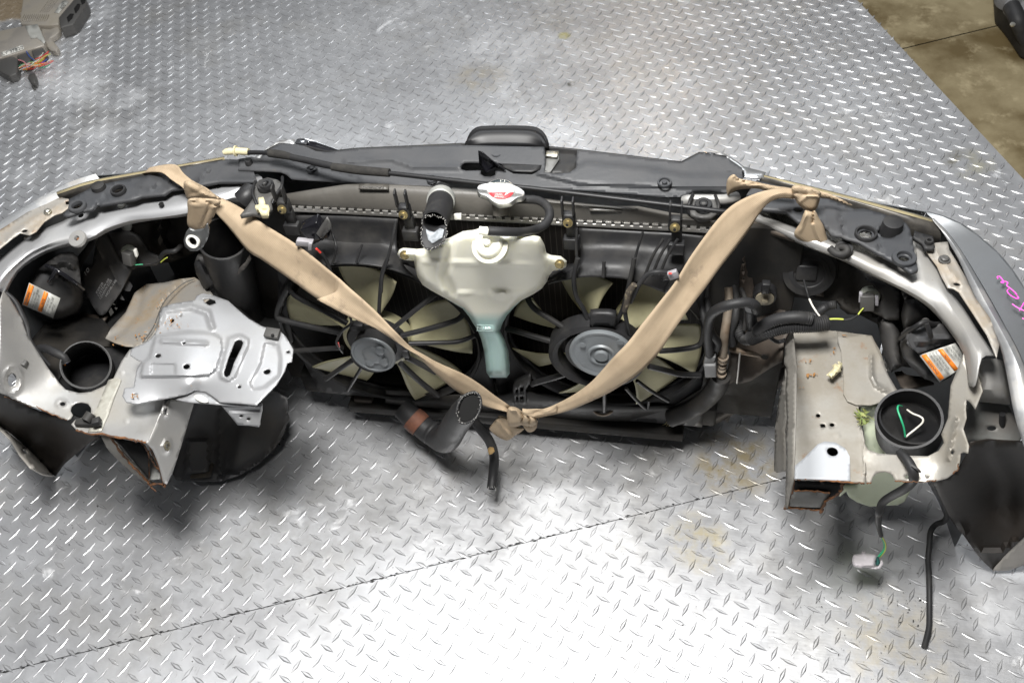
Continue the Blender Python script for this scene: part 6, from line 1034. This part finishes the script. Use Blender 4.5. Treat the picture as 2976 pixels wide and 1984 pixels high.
puffy('knot_tail', A1, [(1290, 420), (1400, 415), (1505, 430), (1480, 500), (1440, 580), (1400, 620), (1360, 640), (1310, 625), (1280, 590), (1283, 500)], -.085, 'y', .007, 22, S1, emb=[([(1300, 445), (1390, 430), (1490, 470)], 4, -.003), ([(1440, 450), (1380, 600)], 8, -.003), ([(1300, 460), (1480, 478)], 3, .0015)])
AP = relief('anchor_plate', A1.l([(1290, 625), (1330, 640), (1390, 630), (1415, 590), (1428, 630), (1420, 690), (1390, 745), (1350, 775), (1300, 775), (1262, 745), (1255, 700), (1270, 650)]), -.130, mat('dark_steel', (.16, .165, .165), .4, .6, (.10, .10, .10), 30, (.4, .7)), S1, mode='y', step=6, thick=.004, holes=[ell(A1(1318, 708), 27*.425, 30*.425, 10, 18)])
ring('plastic_bush', A1, (1318, 708), .0115, .0075, -.133, white_p, AP, .0025, (0, -1, .45), 'y')
S2_ = thing('tie_strap', 'tan webbing strap knotted beside the right headlight and crossing the right fan', 'strap', group='tan tie straps')
EA = R1.l([(655, 245), (500, 252), (350, 292), (200, 372), (90, 482), (0, 602)])+A6.l([(1715, 0), (1600, 190), (1480, 340), (1350, 500), (1240, 640), (1120, 762), (1040, 855), (960, 940), (850, 1022), (750, 1080), (620, 1140), (500, 1170)])
EB = R1.l([(660, 330), (560, 320), (470, 352), (400, 432), (330, 542), (230, 682), (120, 822), (0, 985)])+A6.l([(1780, 290), (1680, 420), (1580, 560), (1490, 700), (1400, 805), (1300, 892), (1200, 960), (1080, 1032), (950, 1092), (780, 1162), (600, 1205), (520, 1220)])
strap('webbing', EA, EB, ([0, .15, .3, .5, .7, .85, 1], [.03, -.02, -.06, -.12, -.17, -.17, -.16], [.02, -.03, -.07, -.13, -.18, -.18, -.165]), S2_)
puffy('knot_tail', R1, [(160, 190), (185, 155), (215, 145), (250, 175), (330, 190), (420, 210), (520, 230), (640, 250), (650, 300), (560, 300), (450, 270), (380, 250), (260, 255), (200, 275), (165, 300), (155, 250)], .045, 'y', .008, 14, S2_, emb=[([(215, 180), (300, 205), (400, 215)], 4, -.005)])
puffy('knot', R1, [(640, 235), (690, 225), (780, 240), (850, 275), (850, 300), (840, 350), (810, 410), (740, 410), (680, 360), (665, 330), (640, 290)], .02, 'y', .011, 12, S2_, emb=[([(650, 280), (720, 290), (850, 290)], 6, -.003), ([(690, 350), (760, 300), (840, 310)], 6, .0025), ([(740, 235), (800, 280)], 6, -.002)])
puffy('knot_wing', R1, [(840, 270), (920, 290), (1010, 330), (1085, 372), (1000, 350), (910, 325), (845, 315)], .03, 'y', .003, 9, S2_)
puffy('knot_loop', R1, [(735, 412), (780, 420), (810, 412), (840, 470), (870, 520), (895, 600), (925, 720), (860, 715), (790, 690), (700, 640), (660, 600), (660, 560), (700, 500)], .0, 'y', .009, 14, S2_, emb=[([(795, 425), (790, 500)], 4, -.008), ([(740, 450), (700, 560)], 8, .003), ([(800, 520), (850, 640)], 10, .004)])
tube('hook', zl(R1, [(920, 690, .565), (960, 725, .565), (1010, 735, .567), (1045, 715, .572), (1040, 690, .574), (1000, 680, .570), (975, 695, .566)]), .0095, rubber, S2_, seg=12)
ring('hook_eye', R1, (1020, 700), .0135, .008, .565, rubber, S2_, .006, (0, -.3, 1))
puffy('middle_knot', A6, [(325, 1150), (350, 1125), (400, 1135), (450, 1170), (500, 1185), (545, 1220), (545, 1260), (500, 1280), (440, 1270), (380, 1280), (335, 1270), (322, 1210)], -.165, 'y', .016, 14, S2_, emb=[([(430, 1165), (440, 1210), (430, 1280)], 4, -.008), ([(345, 1150), (400, 1160), (430, 1220)], 4, .005), ([(470, 1190), (495, 1220), (490, 1275)], 4, -.007)])
puffy('knot_end', A6, [(200, 1270), (250, 1210), (270, 1195), (330, 1215), (400, 1275), (450, 1300), (380, 1350), (330, 1382), (280, 1370), (230, 1340), (190, 1300)], -.150, 'y', .005, 18, S2_, emb=[([(250, 1230), (300, 1300), (360, 1350)], 8, .004)])
puffy('knot_end', A6, [(450, 1265), (540, 1245), (580, 1190), (560, 1220), (545, 1290), (510, 1320), (470, 1310)], -.155, 'y', .006, 10, S2_)
strap('webbing_twist', A6.l([(440, 1140), (520, 1150), (620, 1140), (700, 1110)]), A6.l([(440, 1180), (520, 1210), (560, 1190), (700, 1175)]), ([0, 1], [-.172, -.172], [-.178, -.176]), S2_, .003, 16)

# ================================================================== hood prop rod lying on the cover
PRD = thing('prop_rod', 'long black bonnet prop rod with foam sleeves lying across the radiator cover', 'prop rod')
tube('rod', zl(A3, [(60, 275, .622), (240, 280, .624), (440, 320, .626), (780, 400, .632), (1270, 452, .634), (1700, 500, .633), (2100, 545, .632)])+zl(A4, [(600, 512, .632), (1000, 560, .631), (1500, 620, .629), (1900, 668, .626), (2080, 690, .624), (2200, 700, .62)]), .0068, rod_black, PRD, seg=12)
tube('foam_sleeve', zl(A3, [(240, 280, .624), (340, 292, .625), (440, 315, .626)]), [.0115, .0125, .0115, .009], foam, PRD, seg=16, n=4)
tube('rubber_sleeve', zl(A3, [(430, 315, .626), (600, 350, .629), (780, 390, .632)]), .0095, rubber, PRD, seg=16, n=4)
tube('foam_sleeve', zl(A3, [(780, 395, .632), (1000, 425, .633), (1270, 448, .634)]), [.011, .0125, .0125, .012], foam, PRD, seg=16, n=4)
K = tube('rod_tip', zl(A1, [(1525, 105, .620), (1560, 95, .621), (1600, 95, .622)]), [.006, .0095, .0105, .009], cream, PRD, seg=14, n=3)
lathe('tip_flange', [(.0001, -.002), (.0165, -.002), (.0165, .002), (.0001, .002)], A(A1(1612, 92), .622), A(A1(1700, 97), .622)-A(A1(1560, 95), .621), cream, K, seg=20); tube('tip_collar', zl(A1, [(1610, 92, .622), (1700, 97, .622)]), .0105, cream, K, seg=16, n=1)

# ================================================================== loose things
def slabbox(name, m, q, z0, h, mt, par, b=.004):
    """block standing on the floor whose top corners are seen at q"""
    T = [A(m(p), z0+h) for p in q]; return prism(name, T, (0, 0, -h+.0005), mt, par, b)
ecu1 = thing('control_module', 'finned alloy control module with a black plug end, no cut wires, upper left', 'control module', group='scrapped control modules')
slabbox('case', T3, [(330, -140), (1000, -60), (1000, 10), (800, 240), (800, 330), (660, 350), (290, 330), (270, 290)], 0, .030, ecu_m, ecu1, .003)
for k in range(13): tube('fin', zl(T3, [(330+k*28, 195, .033), (290+k*28, 290, .031), (300+k*28, 350, .010)]), .0022, ecu_m, ecu1, seg=6, n=2)
for k in range(5): tube('top_rib', zl(T3, [(545+k*28, 165, .0315), (680+k*30, -20, .0315)]), .0016, ecu_m, ecu1, seg=6, n=1)
relief('label_plate', T3.l([(740, 175), (800, 185), (940, 30), (890, 10), (850, 20)]), .0315, label_m, ecu1, step=12, thick=.0006)
writing('label_text', 'ECU', A(T3(850, 130), .0322), A(T3(900, 70), .0322), A(T3(815, 105), .0322), ink, ecu1, .0002)
slabbox('plug_end', T3, [(800, 235), (1000, 0), (1060, -40), (1170, -30), (1180, 60), (1000, 330), (870, 360), (820, 380)], 0, .040, dk_conn, ecu1, .004)
for q in ([(910, 240), (960, 190), (1010, 190), (990, 250), (930, 310)], [(1010, 120), (1060, 50), (1100, 60), (1080, 130), (1030, 190)], [(1100, 10), (1130, -20), (1170, -10), (1160, 40), (1120, 70)]): relief('plug_pocket', T3.l(q), .041, dark_gap, ecu1, step=10, thick=.0006)
ecu2 = thing('control_module', 'dirty alloy control module with cut coloured wires, nearest the left edge', 'control module', group='scrapped control modules')
slabbox('case', T3, [(-260, 560), (0, 420), (340, 350), (510, 330), (540, 370), (620, 560), (600, 620), (0, 790), (-260, 860)], 0, .034, ecu_m, ecu2, .003)
slabbox('lug_plate', T3, [(560, 390), (690, 400), (790, 350), (820, 420), (760, 480), (690, 520), (750, 590), (800, 650), (770, 700), (690, 690), (610, 600)], 0, .020, ecu_m, ecu2, .003)
relief('label_plate', T3.l([(340, 360), (510, 330), (620, 570), (600, 600), (510, 520), (420, 530)]), .0355, label_m, ecu2, step=12, thick=.0006)
relief('label_plate', T3.l([(10, 720), (310, 615), (330, 670), (35, 775)]), .0355, white_p, ecu2, step=12, thick=.0006)
writing('label_text', 'LY 37820', A(T3(40, 760), .0362), A(T3(320, 665), .0362), A(T3(25, 725), .0362), ink, ecu2, .0002)
for q in ([(0, 800), (150, 760), (240, 800), (230, 1000), (120, 1040), (0, 980), (-120, 900)], [(220, 760), (380, 700), (430, 780), (400, 860), (290, 850)], [(420, 690), (560, 620), (620, 700), (600, 740), (460, 790)]): slabbox('wire_plug', T3, q, 0, .028, dk_conn, ecu2, .004)
cols = [red_w, orange_w, yellow_w, green_w, blue_w, white_w, pinkw, red_w, white_w, orange_w]
for k in range(18):
    x0 = 300+random.uniform(-60, 60); y0 = 930+random.uniform(-30, 50); x1 = random.uniform(560, 730); y1 = random.uniform(700, 900)
    tube('cut_wire', zl(T3, [(x0, y0, .018), (x0+110+random.uniform(-30, 30), y0-40+random.uniform(-40, 30), .026), ((x0+x1)/2+60, (y0+y1)/2+random.uniform(-30, 30), .030), (x1, y1, .022+random.uniform(0, .012))]), .0019, cols[k % 10], ecu2, seg=6, n=4)
for pts, c in (([(360, 700), (400, 770), (470, 830)], blue_w), ([(250, 820), (330, 850), (380, 930)], pinkw), ([(480, 815), (580, 770), (665, 705)], red_w), ([(520, 860), (600, 780), (690, 740)], yellow_w), ([(600, 890), (670, 870), (730, 830)], red_w)): tube('cut_wire', [A(T3(p), .034) for p in pts], .0024, c, ecu2, seg=6, n=4)
lp_ = thing('wire_clip', 'small black clip stub standing on the plate just below the coloured cut wires', 'clip')
slabbox('clip_body', T3, [(370, 1060), (400, 1000), (470, 990), (490, 1060), (480, 1130), (420, 1130)], 0, .022, dk_conn, lp_, .004); tube('clip_foot', zl(T3, [(440, 1110, .006), (450, 1190, .006), (480, 1220, .005)]), .006, dk_conn, lp_, seg=8)
# part of a grey engine component at the top right corner
EG = thing('engine_part', 'grey and black engine component on the concrete at the top right corner', 'engine part')
slabbox('housing', T5, [(1590, -300), (1610, -40), (1690, 50), (1750, 130), (1850, 280), (2300, 400), (2300, -300)], -.008, .09, deep, EG, .012)
for c, r in (((1690, -60), .035), ((1810, -10), .05), ((1740, -130), .05), ((1860, 90), .045)): lathe('cast_lobe', [(.0001, .02), (r*.6, .018), (r, 0), (r*1.05, -.03)], A(T5(c), .09), (random.uniform(-.3, .3), -.3, 1), mat('grey_casting', (.20, .20, .205), .55, .3, (.13, .13, .13), 20, (.4, .7)), EG, seg=20, k=1)
tube('hose', zl(T5, [(1690, 60, .10), (1750, 180, .09), (1800, 290, .06), (1860, 400, .03)]), .022, rubber, EG, seg=14, k=1); lathe('bolt', [(.012, 0), (.012, .006), (.0001, .007)], A(T5(1700, 230), .11), (0, -.3, 1), steel, EG, seg=12)
# things lying on the front
BC_ = thing('broken_clip', 'broken cream plastic clip lying on the dusty right rail', 'clip')
relief('clip_body', R2.l([(892, 480), (945, 430), (935, 410), (960, 395), (985, 405), (975, 385), (985, 378), (1012, 395), (1010, 415), (1000, 440), (1005, 455), (985, 462), (935, 512)]), .402, cream, BC_, step=5, puff=(.007, 7), emb=[(R2.l([(930, 460), (990, 430)]), 3, .003)])
WE = thing('weed_sprig', 'green and dry weed sprig caught on the inner edge of the right rail', 'weed')
V = []; Fc = []
for k in range(26):
    b0 = A(R2(random.uniform(1120, 1200), random.uniform(740, 840)), random.uniform(.392, .402)); d = Vector(RNG.normal(0, 1, 3)).normalized()*random.uniform(.005, .010); w_ = Vector(RNG.normal(0, 1, 3)).normalized()*.0028; i = len(V)
    V += [b0-d, b0+w_, b0+d, b0-w_]; Fc.append((i, i+1, i+2, i+3))
obj('leaves', V, Fc, leafg, WE, smooth=False); tube('stem', zl(R2, [(1120, 850, .39), (1160, 800, .40), (1190, 780, .398), (1250, 815, .395)]), .0009, leafg, WE, seg=5)
tube('stem', zl(R2, [(1130, 740, .392), (1150, 780, .402), (1140, 840, .395)]), .0009, leafg, WE, seg=5)
DG = thing('grass_tuft', 'tiny dry grass tuft hanging under the radiator on the right', 'dry grass'); 
for k in range(7): tube('blade', yl(A6, [(1540+random.uniform(-10, 10), 1205, -.03), (1550+random.uniform(-25, 25), 1240, -.035), (1530+random.uniform(-40, 40), 1290+random.uniform(-40, 30), -.03)]), .0009, mat('straw', (.30, .26, .14), .8), DG, seg=5, n=3)
# crumbs of rust and dry leaf on the panels
V = []; Fc = []
def crumbs(m, cx, cy, sx, sy, z, n, s=.003):
    for _ in range(n):
        p = A(m(random.gauss(cx, sx), random.gauss(cy, sy)), z+.0015); d = Vector((random.gauss(0, 1), random.gauss(0, 1), 0)).normalized()*s*random.uniform(.3, 1.2); w_ = Vector((-d.y, d.x, 0))*random.uniform(.12, .5); up = Vector((0, 0, random.uniform(.0003, .0018))); i = len(V)
        V.extend([p-d, p+w_+up, p+d, p-w_+up]); Fc.append((i, i+1, i+2, i+3))
for a in ((A2, 1180, 70, 25, 22, .446, 14), (A2, 1190, 110, 30, 10, .446, 12), (A2, 960, 185, 22, 18, .362, 16, .0035), (A2, 1060, 125, 25, 20, .441, 8), (A2, 1100, 60, 90, 60, .442, 14, .0015), (A2, 920, 590, 22, 12, .433, 8), (A2, 1300, 500, 260, 60, .44, 16, .0014), (A1, 1160, 1120, 70, 60, .352, 16, .0028), (A1, 860, 1380, 60, 30, .362, 8), (R2, 770, 485, 22, 8, .387, 6, .005), (R2, 770, 375, 12, 14, .387, 6), (R2, 950, 300, 10, 10, .388, 5), (R2, 880, 350, 160, 130, .388, 18, .0014), (R2, 710, 570, 14, 8, .387, 4), (R2, 1400, 820, 60, 60, .36, 30, .0012), (R2, 1030, 190, 12, 12, .396, 4)): crumbs(*a)
CR = obj('debris_crumbs', V, Fc, leaf, smooth=False); CR['kind'] = 'stuff'; CR['label'] = 'crumbs of dry leaf and rust scattered over the front panels'; CR['category'] = 'debris'
V = []; Fc = []
for a in ((R4, 450, 1050, 70, 35, .002, 22, .002), (R4, 920, 1120, 90, 90, .002, 24, .0026), (R4, 1010, 1050, 25, 12, .002, 6, .003), (R4, 530, 1310, 30, 70, .002, 10, .002), (R4, 700, 1300, 380, 200, .002, 90, .0013), (A2, 600, 1330, 300, 120, .002, 40, .0018), (M6, 1200, 1350, 400, 120, .002, 60, .0014), (R4, 600, 1000, 300, 250, .002, 60, .0014), (FD, 450, 1350, 250, 90, .002, 60, .0016), (FD, 1400, 1400, 300, 100, .002, 60, .0014)): crumbs(*a)
CR = obj('debris_specks', V, Fc, rubber, smooth=False); CR['kind'] = 'stuff'; CR['label'] = 'black specks of grit scattered over the tread plate'; CR['category'] = 'grit'

V = []; Fc = []
for k in range(420):
    q = seam0+us*(-.3+3.0*k/420+random.uniform(-.004, .004))+ns*random.gauss(0, .0016); L_ = random.uniform(.002, .008); W_ = random.uniform(.0006, .0020); i = len(V)
    if random.random() < .45: continue
    for a_, b_ in ((-1, 0), (0, -1), (1, 0), (0, 1)): e_ = q+us*a_*L_+ns*b_*W_; V.append((e_[0], e_[1], .0009))
    Fc.append((i, i+1, i+2, i+3))
SD = obj('seam_dirt', V, Fc, rubber, smooth=False); SD['kind'] = 'stuff'; SD['label'] = 'black dirt packed along the joint between the plates'; SD['category'] = 'dirt'
